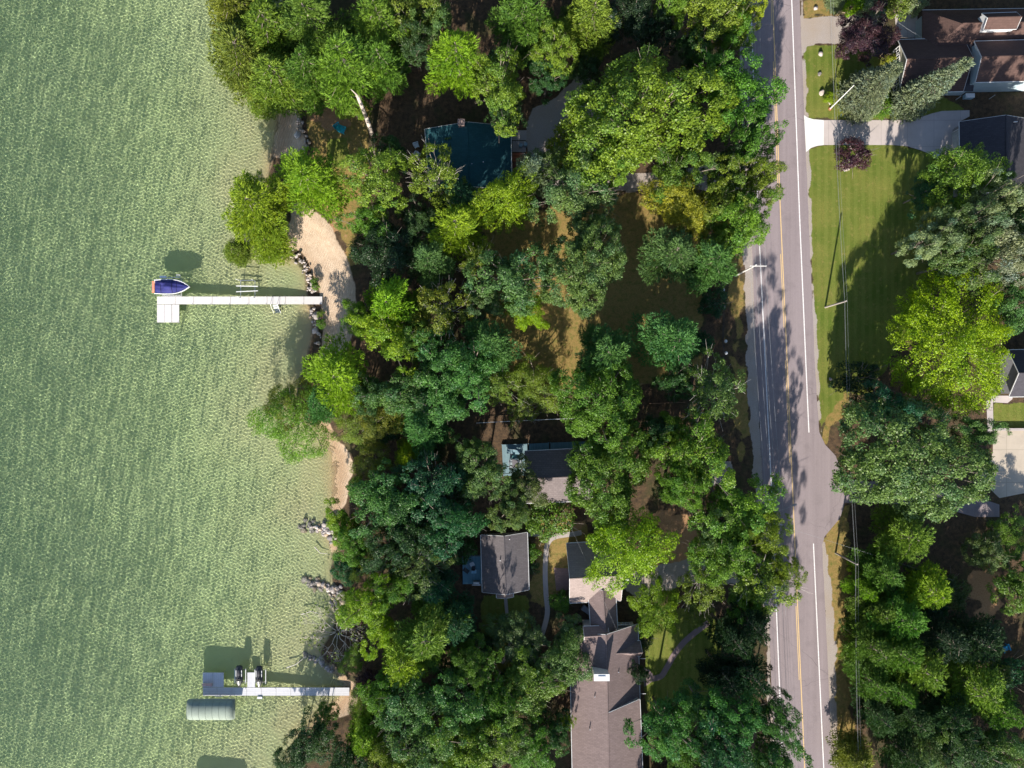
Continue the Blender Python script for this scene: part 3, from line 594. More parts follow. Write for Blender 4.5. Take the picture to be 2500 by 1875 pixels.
for s in (x0 + .1, x1 - .1): MB().box((s, (y0 + y1) / 2, GZ + .21), (.08, 1.1, .38)).build('side_board', REDW, r, oo)
x0, y0 = W2(1225, 395, 1.0); x1, y1 = W2(1278, 436, 1.0); r = thing('deck', 'small dark red deck tucked at the corner of the teal-roofed cottage', 'deck', ((x0 + x1) / 2, y1, GZ)); oo = tuple(r.location)
MB().box(((x0 + x1) / 2, (y0 + y1) / 2, GZ + .3), (x1 - x0, y0 - y1, .08)).build('deck_boards', planks('dark_red_boards', (.14, .045, .03), .14, .5), r, oo)
for xx in (x0 + .1, x1 - .1):
    for yy in (y0 - .1, y1 + .1): MB().box((xx, yy, GZ + .13), (.1, .1, .26)).build('post', REDW, r, oo)
for k, (u, v, w__) in enumerate(((1271, 356, 'farther from the drive, nearer the cottage'), (1283, 354, 'closer to the gravel drive'))):
    x, y = W2(u, v, 1.0); r = thing('rain_barrel', 'round pale blue barrel on the patio, the one ' + w__, 'barrel', (x, y, GZ + .034), 'barrels on the cottage patio'); oo = tuple(r.location)
    MB().cyl((x, y, GZ + .04), (x, y, GZ + .85), .28, .3, 16).build('body', plain('barrel_blue', (.12, .2, .26), .5), r, oo); MB().cyl((x, y, GZ + .85), (x, y, GZ + .89), .31, .3, 16).build('lid', plain('barrel_lid', (.2, .28, .33), .5), r, oo)
# deck-fronted cabin in the middle
org = None
r, org, ins, _ = house('cabin', 'cabin with a weathered brown roof and blue side deck under the middle trees', 'house', [(1281, 1102), (1440, 1094), (1446, 1222), (1285, 1228)], 'x', 3.3, 5.3, BRN2, wallmat('cabin_brown', (.16, .1, .07)), .4)
BDK = planks('blue_grey_boards', (.15, .235, .27), .16, .4, math.radians(90)); BDK2 = planks('blue_porch_boards', (.10, .19, .22), .16, .4, math.radians(90))
def deckbox(r, oo, P, mat, z=1.0, name='deck_boards'):
    w_ = [W2(u, v, z) for u, v in P]; MB().prism(w_, z - .12, z).build(name, mat, r, oo)
    for p in w_: MB().box((p[0] * .995 + w_[0][0] * .0, p[1], (GZ + z - .12) / 2), (.12, .12, z - .12 - GZ)).build('post', mat, r, oo)
xa, ya = W2(1255, 1125, GZ); r2 = thing('deck', 'blue-grey timber deck with patio furniture beside the middle cabin', 'deck', (xa, ya, GZ)); oo = tuple(r2.location)
deckbox(r2, oo, [(1225, 1085.5), (1287, 1083.5), (1289, 1160), (1229, 1162)], BDK); deckbox(r2, oo, [(1291, 1083.5), (1340, 1081), (1341, 1104), (1291, 1104)], BDK2); deckbox(r2, oo, [(1344, 1081), (1440, 1077), (1440, 1104), (1344, 1104)], BDK2)
def chair(x, y, z, rz, label, mat, group=None, s=1, cat='chair', name='patio_chair'):
    r = thing(name, label, cat, (x, y, z), group, rz); MB().box((0, 0, .42), (.5, .5, .05)).build('seat', mat, r); MB().box((0, .25, .7), (.5, .05, .55), 0, -.2).build('backrest', mat, r)
    for sx in (-.22, .22):
        for sy in (-.2, .2): MB().cyl((sx, sy, 0), (sx, sy, .41), .022).build('leg', mat, r)
        MB().box((sx * 1.15, 0, .62), (.05, .5, .04)).build('armrest', mat, r)
    r.scale = (s,) * 3; return r
PG = plain('pale_metal_mesh', (.42, .46, .5), .5, .1, 8)
def table(u, v, z, w_, d_, h_, label, mat, rz=0, rnd_=False):
    x, y = W2(u, v, z + h_); r = thing('patio_table', label, 'table', (x, y, z), None, rz)
    (MB().cyl((0, 0, h_ - .04), (0, 0, h_), w_ / 2, w_ / 2, 20) if rnd_ else MB().box((0, 0, h_ - .02), (w_, d_, .04))).build('tabletop', mat, r)
    if rnd_: MB().cyl((0, 0, 0), (0, 0, h_ - .04), .05).cyl((0, 0, 0), (0, 0, .04), w_ * .3).build('leg', mat, r)
    else:
        for sx in (-w_ / 2 + .08, w_ / 2 - .08):
            for sy in (-d_ / 2 + .08, d_ / 2 - .08): MB().cyl((sx, sy, 0), (sx, sy, h_ - .04), .025).build('leg', mat, r)
    return r
table(1257, 1132, 1.0, .8, 1.3, .72, 'glass-topped patio table among four pale chairs on the blue-grey deck', plain('smoked_glass', (.16, .15, .17), .3)); 
for u, v, a, tx in ((1247, 1127, math.pi / 2, 'upper left of'), (1248, 1138, math.pi / 2, 'lower left of'), (1266, 1126, -math.pi / 2, 'upper right of'), (1267, 1137, -math.pi / 2, 'lower right of')):
    x, y = W2(u, v, 1.5); chair(x, y, 1.0, a, f'pale metal patio chair at the {tx} the glass table', PG, 'chairs round the deck table')
table(1256, 1115, 1.0, .7, .7, .5, 'small round green-topped side table on the blue-grey deck', plain('green_glass', (.1, .25, .25), .3), 0, True)
def lounger(u, v, z, rz, label, mat, fm):
    x, y = W2(u, v, z + .4); r = thing('sun_lounger', label, 'sun lounger', (x, y, z), None, rz)
    MB().box((-.25, 0, .33), (1.3, .62, .05)).build('seat', mat, r); MB().box((.68, 0, .52), (.65, .62, .05), 0, 0).build('backrest', mat, r)
    for sx in (-.8, .8):
        for sy in (-.28, .28): MB().cyl((sx, sy, 0), (sx, sy, .31), .025).build('leg', fm, r)
    MB().box((0, .33, .35), (1.8, .03, .05)).box((0, -.33, .35), (1.8, .03, .05)).box((1.02, 0, .52), (.04, .7, .04)).build('frame', fm, r)
lounger(1252, 1103, 1.0, -.1, 'pale blue sun lounger at the top of the blue-grey deck', plain('lounger_mesh', (.2, .32, .38), .6), PG)
# cabin lower left
r, org, ins, _ = house('cabin', 'lower cabin with a charcoal roof and a small blue deck facing the lake', 'house', [(1174, 1306), (1287, 1300), (1291, 1440), (1178, 1446)], 'y', 3.3, 5.2, GRYS, wallmat('cabin_grey', (.3, .28, .26)), .4, ridge_cap=None)
vent(r, org, 1244, 1316, 4.6, WHT); vent(r, org, 1221, 1368, 5.0, WHT)
house('porch', 'x', 'porch', [(1212, 1440), (1252, 1440), (1253, 1458), (1213, 1460)], 'y', 2.9, 3.3, PINK, wallmat('porch_wall', (.35, .3, .27)), .15, parent=r, org=org)
xa, ya = W2(1150, 1390, GZ); r2 = thing('deck', 'blue timber deck with a railing on the lake side of the lower cabin', 'deck', (xa, ya, GZ)); oo = tuple(r2.location)
deckbox(r2, oo, [(1129, 1360), (1175, 1359), (1176, 1425), (1130, 1426)], planks('teal_blue_boards', (.12, .27, .36), .16, .35, math.radians(90)))
x0, y0 = W2(1129, 1355, 1.0); x1, _y = W2(1175, 1355, 1.0); MB().box(((x0 + x1) / 2, y0, 1.9), (x1 - x0, .09, .06)).box(((x0 + x1) / 2, y0, 1.2), (x1 - x0, .05, .05)).build('railing', BDK, r2, oo)
DKM = plain('dark_mat', (.05, .055, .065), .8); BW_ = plain('white_cushion', (.55, .6, .65), .8)
x, y = W2(1138, 1393, 1.02); tag(MB().box((x, y, 1.014), (.95, .62, .02), -.65).build('deck_mat', DKM), 'dark rectangular mat lying askew on the lower cabin deck', 'mat')
x, y = W2(1153, 1377, 1.4); chair(x, y, 1.0, .5, 'white patio chair turned askew on the lower cabin deck', BW_, None, 1.15)
x, y = W2(1156, 1386, 1.4); chair(x, y, 1.0, 3.0, 'dark-cushioned chair between the white chair and the cooler', DKM, None, 1.0)
x, y = W2(1157, 1396, 1.4); r = thing('cooler', 'light blue and white cool box on the lower cabin deck', 'cooler', (x, y, 1.0)); MB().box((0, 0, .2), (.75, .5, .4)).build('body', WHT, r); MB().box((0, 0, .42), (.76, .51, .05)).build('lid', plain('cooler_blue', (.25, .5, .68), .5), r)
x, y = W2(1163, 1422, 1.5); r = thing('grill', 'silver barbecue grill at the lower end of the lower cabin deck', 'grill', (x, y, 1.0)); MB().box((0, 0, .5), (1.0, .5, .5)).build('cabinet', GRY, r); MB().cyl((-.45, 0, .8), (.45, 0, .8), .24, .24, 12).build('lid', ALU, r); MB().box((.0, -.32, .72), (1.3, .14, .04)).build('side_shelf', ALU, r)
# garage, link and big house
r, org, ins, _ = house('garage', 'garage with a steep sandy shingle roof beside the winding footpath', 'garage', [(1383, 1327), (1513, 1320), (1516, 1466), (1391, 1472)], 'x', 3.2, 6.3, PINK, wallmat('garage_cream', (.42, .4, .36)), .4)
x, y = W2(1532, 1415, 3.4); q = thing('yard_lamp', 'white globe yard light on an arm at the garage corner', 'lamp', (x, y, 3.0)); MB().cyl((x - 1.1, y + .03, 3.1), (x - .1, y, 3.3), .03).build('arm', ALU, q, (x, y, 3.0)); MB().cyl((x - .28, y, 3.2), (x + .2, y, 3.3), .13, .2, 12).build('lamp_shade', WHT, q, (x, y, 3.0))
BR3 = shingle('house_shingle', (.185, .14, .135), .24, .3)
r, org, ins, (ra, rb) = house('house', 'long brown-roofed house with a wide white chimney at the bottom of the view', 'house', [(1391, 1546), (1557, 1524), (1573, 2120), (1403, 2132)], 'y', 3.3, 6.0, BR3, wallmat('house_white', (.55, .55, .53)), .4)
HO, HORG = r, org
q0 = ra + (rb - ra) * ((1722 - 1535) / (2126 - 1535)); q1 = rb; e0 = np.array(W(1562, 1708, 4.5)); e1 = np.array(W(1578, 2116, 4.5)); up_ = np.array((0, 0, .05))
MB().slab([q0 + up_, e0, e1, q1 + up_], .16).build('roof', BR3, r, org)
f0 = e0 + (q0 - e0) * .03; MB().add([q0 - (0, 0, .12), f0 - (0, 0, .17), f0 * (1, 1, 0) + (0, 0, 3.3)], [(0, 1, 2), (2, 1, 0)]).add([e0 * (1, 1, 0) + (-.3, -.3, 4.3), e1 * (1, 1, 0) + (-.3, .3, 4.3), e1 * (1, 1, 0) + (-.3, .3, 3.2), e0 * (1, 1, 0) + (-.3, -.3, 3.2)], [(0, 1, 2, 3), (3, 2, 1, 0)]).build('wall', wallmat('house_white', (.55, .55, .53)), r, org)
MB().cyl(q0 + (0, .06, .0), e0 + (0, .06, -.06), .05, .05, 6).cyl(e0 + (.05, 0, -.06), e1 + (.05, 0, -.06), .055, .055, 6).build('gutter', plain('fascia_white', (.6, .6, .6), .6), r, org)
vent(r, org, 1452, 1700, 5.2); vent(r, org, 1510, 1640, 5.0); vent(r, org, 1440, 1780, 5.0)
house('', '', '', [(1436, 1436), (1502, 1434), (1508, 1548), (1444, 1550)], 'y', 3.5, 5.0, BR3, wallmat('house_white', (.55, .55, .53)), .3, parent=r, org=org)
house('', '', '', [(1500, 1567), (1563, 1565), (1564, 1602), (1500, 1604)], 'x', 3.4, 5.1, BR3, wallmat('house_white', (.55, .55, .53)), .2, parent=r, org=org)
house('', '', '', [(1424, 1530), (1484, 1528), (1486, 1560), (1426, 1566)], 'x', 4.4, 5.6, BR3, wallmat('house_white', (.55, .55, .53)), .2, parent=r, org=org)
chimney(r, org, 1469, 1654, 4.5, 7.9, 2.1, .85, plain('chimney_stone', (.6, .55, .52), .9, .15, 5), WHT)
for du in (0, 11, 22):
    x, y = W2(1512 + du, 1527, 3.2); window(r, org, (x, y, 2.5), .6, 1.0, 0, 1, 1, 2)
for v in (1609, 1695):
    x, y = W2(1566, v, 3.2); MB().box((x + .3, y, 3.0), (.8, .06, .06)).build('downpipe', WHT, r, org)
# chestnut-roofed house, upper right
LB = wallmat('pale_blue_siding', (.34, .42, .46)); YW = wallmat('cream_siding', (.45, .42, .33))
r, org, ins, _ = house('house', 'chestnut-roofed house with white front windows behind the spruces, upper right', 'house', [(2193, 97), (2352, 93), (2352, 222), (2195, 227)], 'x', 3.5, 5.9, RED, YW, .5)
wxx = (ins[0][0] + ins[3][0]) / 2; dy = ins[0][1] - ins[3][1]
for k in range(6):
    s = (k + .5) / 6; window(r, org, (wxx - .06, ins[3][1] + dy * s, 2.1), dy / 6 - .25, 1.7, -1, 0, 2, 2)
house('', '', '', [(2379, 101), (2560, 96), (2560, 196), (2382, 200)], 'x', 5.4, 7.0, RED, LB, .3, parent=r, org=org)
house('', '', '', [(2252, 25), (2560, 20), (2560, 132), (2252, 138)], 'x', 3.3, 6.2, RED, LB, .4, parent=r, org=org, hip=4.2)
# flat lower link roof, and south lean-to
mb = MB(); mb.slab([W(2325, 100, 4.4), W(2392, 100, 4.4), W(2376, 222, 3.4), W(2325, 222, 3.4)], .14).build('roof', NAVY, r, org)
mb = MB(); q = [np.array(W(u, v, 3.3)) for u, v in ((2325, 110), (2378, 110), (2372, 216), (2325, 216))]; mb.prism([(p[0], p[1]) for p in q], GZ, 3.2).build('wall', LB, r, org)
# gabled dormer
x0, y0 = W2(2408, 50, 6.6); 
house('', '', '', [(2398, 33), (2482, 30), (2482, 70), (2402, 72)], 'x', 6.6, 7.7, RED, WHT, .12, base=4.6, parent=r, org=org)
xa, ya = W2(2400, 52, 5.9); window(r, org, (xa + .12, ya, 5.9), 1.7, 1.2, -1, -.05, 2, 2)
xa, ya = W2(2475, 200, 3.5); window(r, org, (xa, W2(2475, 197, 5.2)[1] + .30, 3.4), 1.5, 1.2, 0, -1, 2, 1)
x, y = W2(2364, 236, 1.0); q = thing('air_conditioner', 'pale blue box unit standing against the south wall of the chestnut-roofed house', 'unit', (x, y, GZ)); MB().box((x, y, GZ + .45), (1.3, .6, .8)).build('case', plain('unit_blue', (.35, .5, .6), .5), q, (x, y, GZ)); MB().box((x, y, GZ + .88), (1.35, .65, .06)).build('lid', WHT, q, (x, y, GZ))
for k, (u, v) in enumerate(((2339, 240), (2421, 238))):
    x, y = W2(u, v, 1.2); tag(MB().cyl((x, y, GZ), (x + .05, y + .1, GZ + 1.3), .05).build('post', WHT), 'thin white post south of the chestnut-roofed house, the ' + ('one nearer the spruce' if k == 0 else 'one nearer the picture edge'), 'post')
sheet('patio', [(2193, 196), (2184, 196), (2172, 196), (2172, 216), (2190, 218), (2193, 218)], .03, CN)
x, y = W2(2189, 206, 1.0); q = thing('planter', 'terracotta planter box beside the front steps of the chestnut-roofed house', 'planter', (x, y, GZ + .03)); MB().box((x, y, GZ + .25), (.4, .75, .44)).build('pot', plain('terracotta', (.4, .13, .07), .8), q, (x, y, GZ + .03)); MB().box((x, y, GZ + .49), (.3, .65, .04)).build('soil', plain('soil', (.04, .03, .02), .9), q, (x, y, GZ + .03))
# dark garage on the right, with white door
r, org, ins, _ = house('garage', 'detached garage with a near-black roof and pale door at the end of the concrete driveway', 'garage', [(2343, 297), (2520, 292), (2520, 470), (2345, 478)], 'y', 3.0, 5.3, NAVY, wallmat('garage_wall', (.3, .28, .27)), .35)
xx = ins[0][0] - .03; ya = W2(2340, 345, 1.5)[1]
MB().box((xx - .02, ya, GZ + 1.15), (.06, 2.9, 2.25)).build('door', plain('garage_door', (.5, .5, .48), .6), r, org)
for s in (-1, 1): MB().box((xx - .03, ya + s * 1.6, GZ + 1.2), (.1, .12, 2.4)).build('door_frame', WHT, r, org)
MB().box((W2(2482, 296, 5)[0], W2(2482, 296, 5)[1], 4.6), (.5, .08, .5)).build('vent_pipe', WHT, r, org)
x, y = W2(2284, 380, 1.0); q = thing('mailbox', 'white box beside the lower edge of the concrete driveway', 'box', (x, y, GZ)); MB().box((x, y, GZ + .5), (.75, .55, .5), -.6).build('body', WHT, q, (x, y, GZ)); MB().box((x, y, GZ + .12), (.3, .3, .24), -.6).build('foot', GRY, q, (x, y, GZ))
# dark house at the right edge
r, org, ins, _ = house('house', 'dark slate-roofed house cut by the right edge below the lime maple', 'house', [(2462, 855), (2640, 850), (2640, 966), (2464, 968)], 'x', 3.3, 5.6, NAVY, wallmat('grey_siding', (.3, .3, .33)), .4)
q = thing('low_wall', 'low dark retaining wall between the square lawn and the concrete pad', 'wall', W(2460, 1048)); MB().box((W2(2510, 1048)[0], W2(2510, 1048)[1], GZ + .25), (11, .3, .5)).build('wall', plain('dark_wall', (.05, .045, .045), .9), q, tuple(q.location)); MB().box((W2(2510, 1048)[0], W2(2510, 1048)[1], GZ + .53), (11.1, .36, .06)).build('coping', CN, q, tuple(q.location))

# ------------------------------------------------------------------ yard things
def adirondack(u, v, rz, label, col, grp=None, s=1.0):
    x, y = W2(u, v, GZ + .5); r = thing('garden_chair', label, 'chair', (x, y, GZ), grp, rz); m = plain('chair_' + str(col)[:12], col, .6, .1)
    MB().box((0, .0, .36), (.55, .55, .05), 0, .15).build('seat', m, r)
    for k in range(5): MB().box((-.22 + .11 * k, .38, .68), (.1, .03, .75 - .06 * abs(k - 2)), 0, -.35).build('back_slat', m, r)
    for sx in (-.36, .36): MB().box((sx, .05, .55), (.13, .75, .035)).build('armrest', m, r); MB().box((sx * .9, -.25, .27), (.05, .1, .54)).build('leg', m, r); MB().box((sx * .9, .3, .2), (.05, .1, .4)).build('leg', m, r)
    r.scale = (s,) * 3; return r
adirondack(1017, 353, math.pi / 2 + .3, 'white garden chair beside the teal-roofed cottage, the upper of the pair', (.62, .68, .72), 'white chairs by the cottage', 1.0)
adirondack(1019, 378, math.pi / 2 - .8, 'white garden chair beside the teal-roofed cottage, the lower of the pair', (.6, .66, .72), 'white chairs by the cottage', 1.0)
adirondack(826, 309, 2.2, 'turquoise lawn chair on the dry grass by the shore, the left one', (.02, .42, .5), 'turquoise chairs on the shore', 1.3)
adirondack(836, 317, 1.2, 'turquoise lawn chair on the dry grass by the shore, the right one', (.02, .4, .48), 'turquoise chairs on the shore', 1.3)
adirondack(2455, 1583, .4, 'bright blue garden chair alone on the ground in the lower right wood', (.02, .3, .55), None, 1.4)
# boulders on the verge, chair etc.
def rock_mesh(seed, n=2):
    import bmesh
    bm = bmesh.new(); bmesh.ops.create_icosphere(bm, subdivisions=n, radius=.5); r_ = random.Random(seed); ph = [(r_.uniform(-1, 1), r_.uniform(-1, 1), r_.uniform(-1, 1), r_.uniform(.3, .5)) for _ in range(7)]
    for v in bm.verts:
        for a, b, c_, d in ph:
            l_ = math.sqrt(a * a + b * b + c_ * c_) + 1e-6; dt = (v.co.x * a + v.co.y * b + v.co.z * c_) / l_
            if dt > d * .85: v.co -= type(v.co)((a, b, c_)) / l_ * (dt - d * .85) * .9
    me = bpy.data.meshes.new('rock'); bm.to_mesh(me); bm.free(); me.materials.append(ROCK); return me
t = NT('stone'); oi = t.n('ObjectInfo'); rr = t.n('ValToRGB'); e = rr.color_ramp.elements; e[0].color = (.26, .23, .22, 1); e[1].color = (.62, .57, .56, 1); e2 = rr.color_ramp.elements.new(.55); e2.color = (.45, .39, .37, 1); e3 = rr.color_ramp.elements.new(.8); e3.color = (.4, .3, .2, 1)
t.l(oi.outputs['Random'], rr.inputs[0]); t.base(t.mix(t.mapr(t.noise(5, 4), .35, .7, 0, .5), rr.outputs[0], (.1, .09, .085))); t.rough(.9); t.bump(t.noise(9, 4), .6, .05); ROCK = t.m
RM = [rock_mesh(i) for i in range(7)]
def rock(u, v, s, label, grp, z=None, name='rock'):
    x, y = W2(u, v, GZ); d = float(sdf(shore_w, np.array([x]), np.array([y]))[0]) if z is None else 9
    zz = z if z is not None else (GZ * float(sm(d / 2.2)) if d > 0 else -1.45 * (1 - math.exp(d / 9.)) - .08 * float(sm(-d / 1.)))
    o = link(name, rnd.choice(RM)); o.location = (x, y, zz + s * .16); o.rotation_euler = (rnd.uniform(-.3, .3), rnd.uniform(-.3, .3), rnd.uniform(0, 6.3)); o.scale = (s * rnd.uniform(.85, 1.3), s * rnd.uniform(.8, 1.1), s * rnd.uniform(.6, .9))
    o.cycles.is_caustics_receiver = True; return tag(o, label, 'rock', grp)
for u, v, s, tx in ((2003, 133, .9, 'pale boulder on the upper lawn verge, topmost of the row'), (2000, 181, .6, 'small tan boulder on the verge, second from the top of the row'), (2005, 227, .95, 'pinkish boulder on the verge, lowest big one of the row'), (2026, 252, .6, 'small white stone at the foot of the flagpole'),
                    (1991, 21, .75, 'white stone on the verge near the top edge of the view'), (2027, 926, .6, 'pale stone on the mown verge right of the road')): rock(u, v, s, tx, 'boulders on the verge', GZ, 'boulder')
RL = [('curved', [(683, 628), (698, 618), (716, 620), (734, 634), (745, 652), (750, 672), (756, 692), (760, 712), (758, 735), (772, 712)], 62, 11, .42, 'pale rock in the curved line edging the sandy beach above the white dock'),
      ('south', [(765, 758), (762, 775), (778, 790), (772, 820), (775, 850)], 34, 13, .42, 'grey rock in the shaded line below the white dock'),
      ('north', [(712, 248), (722, 275), (732, 305), (742, 335), (752, 362)], 40, 11, .42, 'dark grey rock in the line along the shaded upper beach'),
      ('groyne', [(732, 1285), (750, 1288), (770, 1285), (790, 1292), (808, 1304), (822, 1318)], 58, 17, .7, 'rock in the short groyne running into the lake above the small sand patch'),
      ('mid', [(740, 1425), (762, 1430), (785, 1430), (805, 1442), (822, 1455), (830, 1475), (828, 1495)], 64, 19, .75, 'rock in the middle shoreline pile below the sand patch'),
      ('low', [(742, 1602), (760, 1608), (780, 1618), (795, 1632), (808, 1642)], 30, 9, .55, 'rock in the lowest shoreline pile above the grey dock'),
      ('bush', [(2054, 395), (2056, 408), (2064, 415), (2076, 412)], 14, 3, .3, 'small white stone ringing the purple bush below the driveway')]
for nm, pl, n, wd_, s, tx in RL:
    for i in range(n):
        q = rnd.random() * (len(pl) - 1); k = int(q); f_ = q - k; u = pl[k][0] * (1 - f_) + pl[k + 1][0] * f_ + rnd.gauss(0, wd_ * .5); v = pl[k][1] * (1 - f_) + pl[k + 1][1] * f_ + rnd.gauss(0, wd_ * .45)
        if 716 < v < 750 and nm in ('curved', 'south') and u < 800: v = 712 - rnd.uniform(0, 14) if nm == 'curved' else 752 + rnd.uniform(0, 8)
        rock(u, v, s * rnd.uniform(.6, 1.5), tx, nm + ' rocks' if nm != 'bush' else 'stones round the purple bush', GZ if nm == 'bush' else None)
rock(774, 770, 1.4, 'large pinkish boulder in the shaded rocks just below the white dock', None)
rock(768, 605 + 200, 1.0, 'blue-grey boulder by the waterline below the white dock', None); rock(727, 330, 1.2, 'blue-grey boulder beside the shaded upper beach', None); rock(812, 1278, 1.7, 'large dark boulder where the groyne meets the shore', None)
# utility poles, wires, lamp, flagpole
WOOD = plain('pole_wood', (.3, .27, .24), .9, .25, 3); WIRE = plain('wire', (.3, .31, .32), .6)
def pole(name, label, b, t_, h_, arm=None, mat=WOOD, r0=.15, armv=0.):
    x0, y0, _ = W(*b, GZ); x1, y1, _ = W(*t_, h_); org = (x0, y0, GZ); r = thing(name, label, 'utility pole', org)
    MB().cyl((x0, y0, GZ), (x1, y1, h_), r0, r0 * .7, 10).build('pole', mat, r, org)
    if arm: 
        MB().box((x1 + armv, y1 - .1, h_ - .3), (arm, .12, .12)).build('crossarm', mat, r, org)
        for s in (-.46, -.15, .2, .46): MB().cyl((x1 + armv + s * arm, y1 - .1, h_ - .24), (x1 + armv + s * arm, y1 - .1, h_ - .05), .05).build('insulator', WHT, r, org)
    MB().cyl((x1, y1, h_ - .02), (x1, y1, h_ + .04), r0 * .8).build('pole_cap', mat, r, org)
    return np.array((x1, y1, h_))
def wires(a, b, offs_, label, sag=.5, rw_=.009):
    for i, (oa, oz) in enumerate(offs_):
        p, q = a + (oa, 0, oz), b + (oa, 0, oz); pts = [tuple(p * (1 - s) + q * s - np.array((0, 0, sag * 4 * s * (1 - s)))) for s in [k / 16 for k in range(17)]]
        tag(MB().tube(pts, rw_, rw_, 4).build('power_line', WIRE), label[i] if isinstance(label, list) else label, 'wire', None)
T1 = pole('utility_pole', 'bare wooden utility pole casting a long thin shadow on the right lawn', (2015, 750), (2066, 735), 7.9)
T2 = pole('utility_pole', 'pale utility pole with a crossarm over the left edge of the road', (1794, 674), (1846, 647), 10.2, 2.35, plain('pole_grey', (.5, .48, .46), .8), .15, .35)
T3 = pole('utility_pole', 'dark utility pole standing on the grass verge below the road junction', (2040, 1350), (2093, 1378), 7.9)
T4 = pole('utility_pole', 'utility pole with a crossarm over the road edge among the lower oak boughs', (1838, 1262), (1891, 1280), 10.2, 2.3, plain('pole_grey', (.5, .48, .46), .8))
T0 = pole('utility_pole', 'utility pole standing beyond the top edge of the view by the driveway', (1985, -30), (2030, -60), 7.9)
T5 = pole('utility_pole', 'utility pole standing in the wood at the lower right verge', (2060, 1930), (2105, 1985), 7.9)
T6 = pole('utility_pole', 'utility pole standing beyond the bottom edge left of the road', (1895, 2400), (1950, 2480), 10.2, 2.3, plain('pole_grey', (.5, .48, .46), .8))
T7 = pole('utility_pole', 'utility pole standing beyond the top edge left of the road', (1780, -80), (1830, -135), 10.2, 2.3, plain('pole_grey', (.5, .48, .46), .8))
def wl(tx, n): return [f'{o} wire of the line {tx}' for o in ('leftmost', 'second', 'third', 'rightmost')[:n]]
wires(T0, T1, [(-.2, -.1), (0, -.4), (.2, -.1)], wl('over the upper right lawn', 3)); wires(T1, T3, [(-.2, -.1), (0, -.4), (.2, -.1)], wl('from the bare pole to the junction pole', 3)); wires(T3, T5, [(-.2, -.1), (0, -.4), (.2, -.1)], wl('through the lower right pines', 3))
wires(T7, T2, [(-.75, -.2), (0, -.2), (.7, -.2), (1.4, -.2)], wl('above the road at the top', 4), .5, .014); wires(T2, T4, [(-.75, -.2), (0, -.2), (.7, -.2), (1.4, -.2)], wl('above the road between the crossarms', 4), .5, .014); wires(T4, T6, [(-.75, -.2), (0, -.2), (.7, -.2), (1.1, -.2)], wl('above the lower road', 4), .5, .014)
wires(T4, T3 + (14, -2.4, 0), [(0, -.6)], 'single wire crossing the road toward the right-hand wood', .3)
wires(np.array(W(1375, 1245, 5)), np.array(W(1507, 1541, 5.5)), [(0, 0)], 'thin service wire crossing over the garage roof', .4)
wires(np.array(W(2190, 52, 6)), np.array(W(2264, 98, 6)), [(0, 0)], 'short dashed-looking service wire to the chestnut-roofed house', .2)
x0, y0, _ = W(1850, 1262, 8); x1, y1, _ = W(1939, 1233, 8.2); r = thing('street_lamp', 'street lamp arm reaching over the road from the lower left pole', 'street lamp', (x0, y0, 8)); MB().tube([(x0, y0, 8), ((x0 + x1) / 2, (y0 + y1) / 2 - .1, 8.3), (x1, y1, 8.25)], .05).build('arm', GRY, r, (x0, y0, 8)); MB().box((x1, y1, 8.2), (.7, .25, .16), .3).build('lamp_head', GRY, r, (x0, y0, 8))
x0, y0, _ = W(2026, 266, GZ); x1, y1, _ = W(2085, 208, 8.7); r = thing('flagpole', 'tall white flagpole leaning out over the silver spruce', 'flagpole', (x0, y0, GZ)); MB().cyl((x0, y0, GZ), (x1, y1, 8.7), .09, .05).build('pole', WHT, r, (x0, y0, GZ)); MB().cyl((x0, y0, GZ), (x0, y0, GZ + .1), .25, .25, 12).build('base', plain('rust_base', (.35, .13, .06), .9), r, (x0, y0, GZ))
# fences
def fence(label, pts, h_, mat, post=2.4, rails=2, pick=False, pm=None, name='fence'):
    P = [np.array(W(u, v, GZ)) for u, v in pts]; r = thing(name, label, 'fence', tuple(P[0])); org = tuple(P[0]); mb = MB(); pk = MB()
    for a, b in zip(P, P[1:]):
        L = np.linalg.norm(b - a); d = (b - a) / L; an = math.atan2(d[1], d[0])
        for k in range(rails): 
            z = h_ * (k + 1) / rails - .06; mb.box(tuple((a + b) / 2 + (0, 0, z)), (L, .045, .08), an)
        n = max(1, int(L / post))
        for i in range(n + 1): p = a + d * L * i / n; MB().box((p[0], p[1], GZ + h_ / 2 + .03), (.1, .1, h_ + .06), an).build('post', pm or mat, r, org)
        if pick:
            m = int(L / .28)
            for i in range(m): p = a + d * (L * (i + .5) / m); pk.box((p[0], p[1], GZ + h_ / 2), (.1, .02, h_ - .05), an)
    mb.build('rail', mat, r, org)
    if pick: pk.build('picket_row', mat, r, org)
    return r
WF = plain('white_vinyl', (.62, .64, .66), .5); BF = plain('brown_picket', (.33, .2, .13), .9)
fence('long white rail fence running behind the middle cabin', [(1165, 1032), (1260, 1027), (1370, 1022), (1480, 1020)], 1.2, WF); fence('short white rail fence ending near the road shoulder', [(1700, 1008), (1768, 1008)], 1.2, WF)
fence('brown picket fence in a sunlit gap of the wood', [(1585, 985), (1668, 982)], 1.1, BF, 2.4, 2, True)
fence('dark rail fence with pale post lamps along the left of the road', [(1764, 672), (1763, 790), (1762, 830), (1768, 920), (1770, 1000)], 1.1, plain('dark_rail', (.05, .045, .045), .8), 3)
fence('pale board fence along the top of the gravel parking beside the purple maple', [(2040, 38), (2150, 31), (2246, 28)], 1.3, plain('weathered_board', (.42, .32, .22), .9), 2.4, 3)
fence('dark timber edging along the lower side of the gravel drive', [(1340, 470), (1480, 468), (1620, 468)], .3, plain('dark_timber', (.04, .03, .025), .9), 2.4, 1)
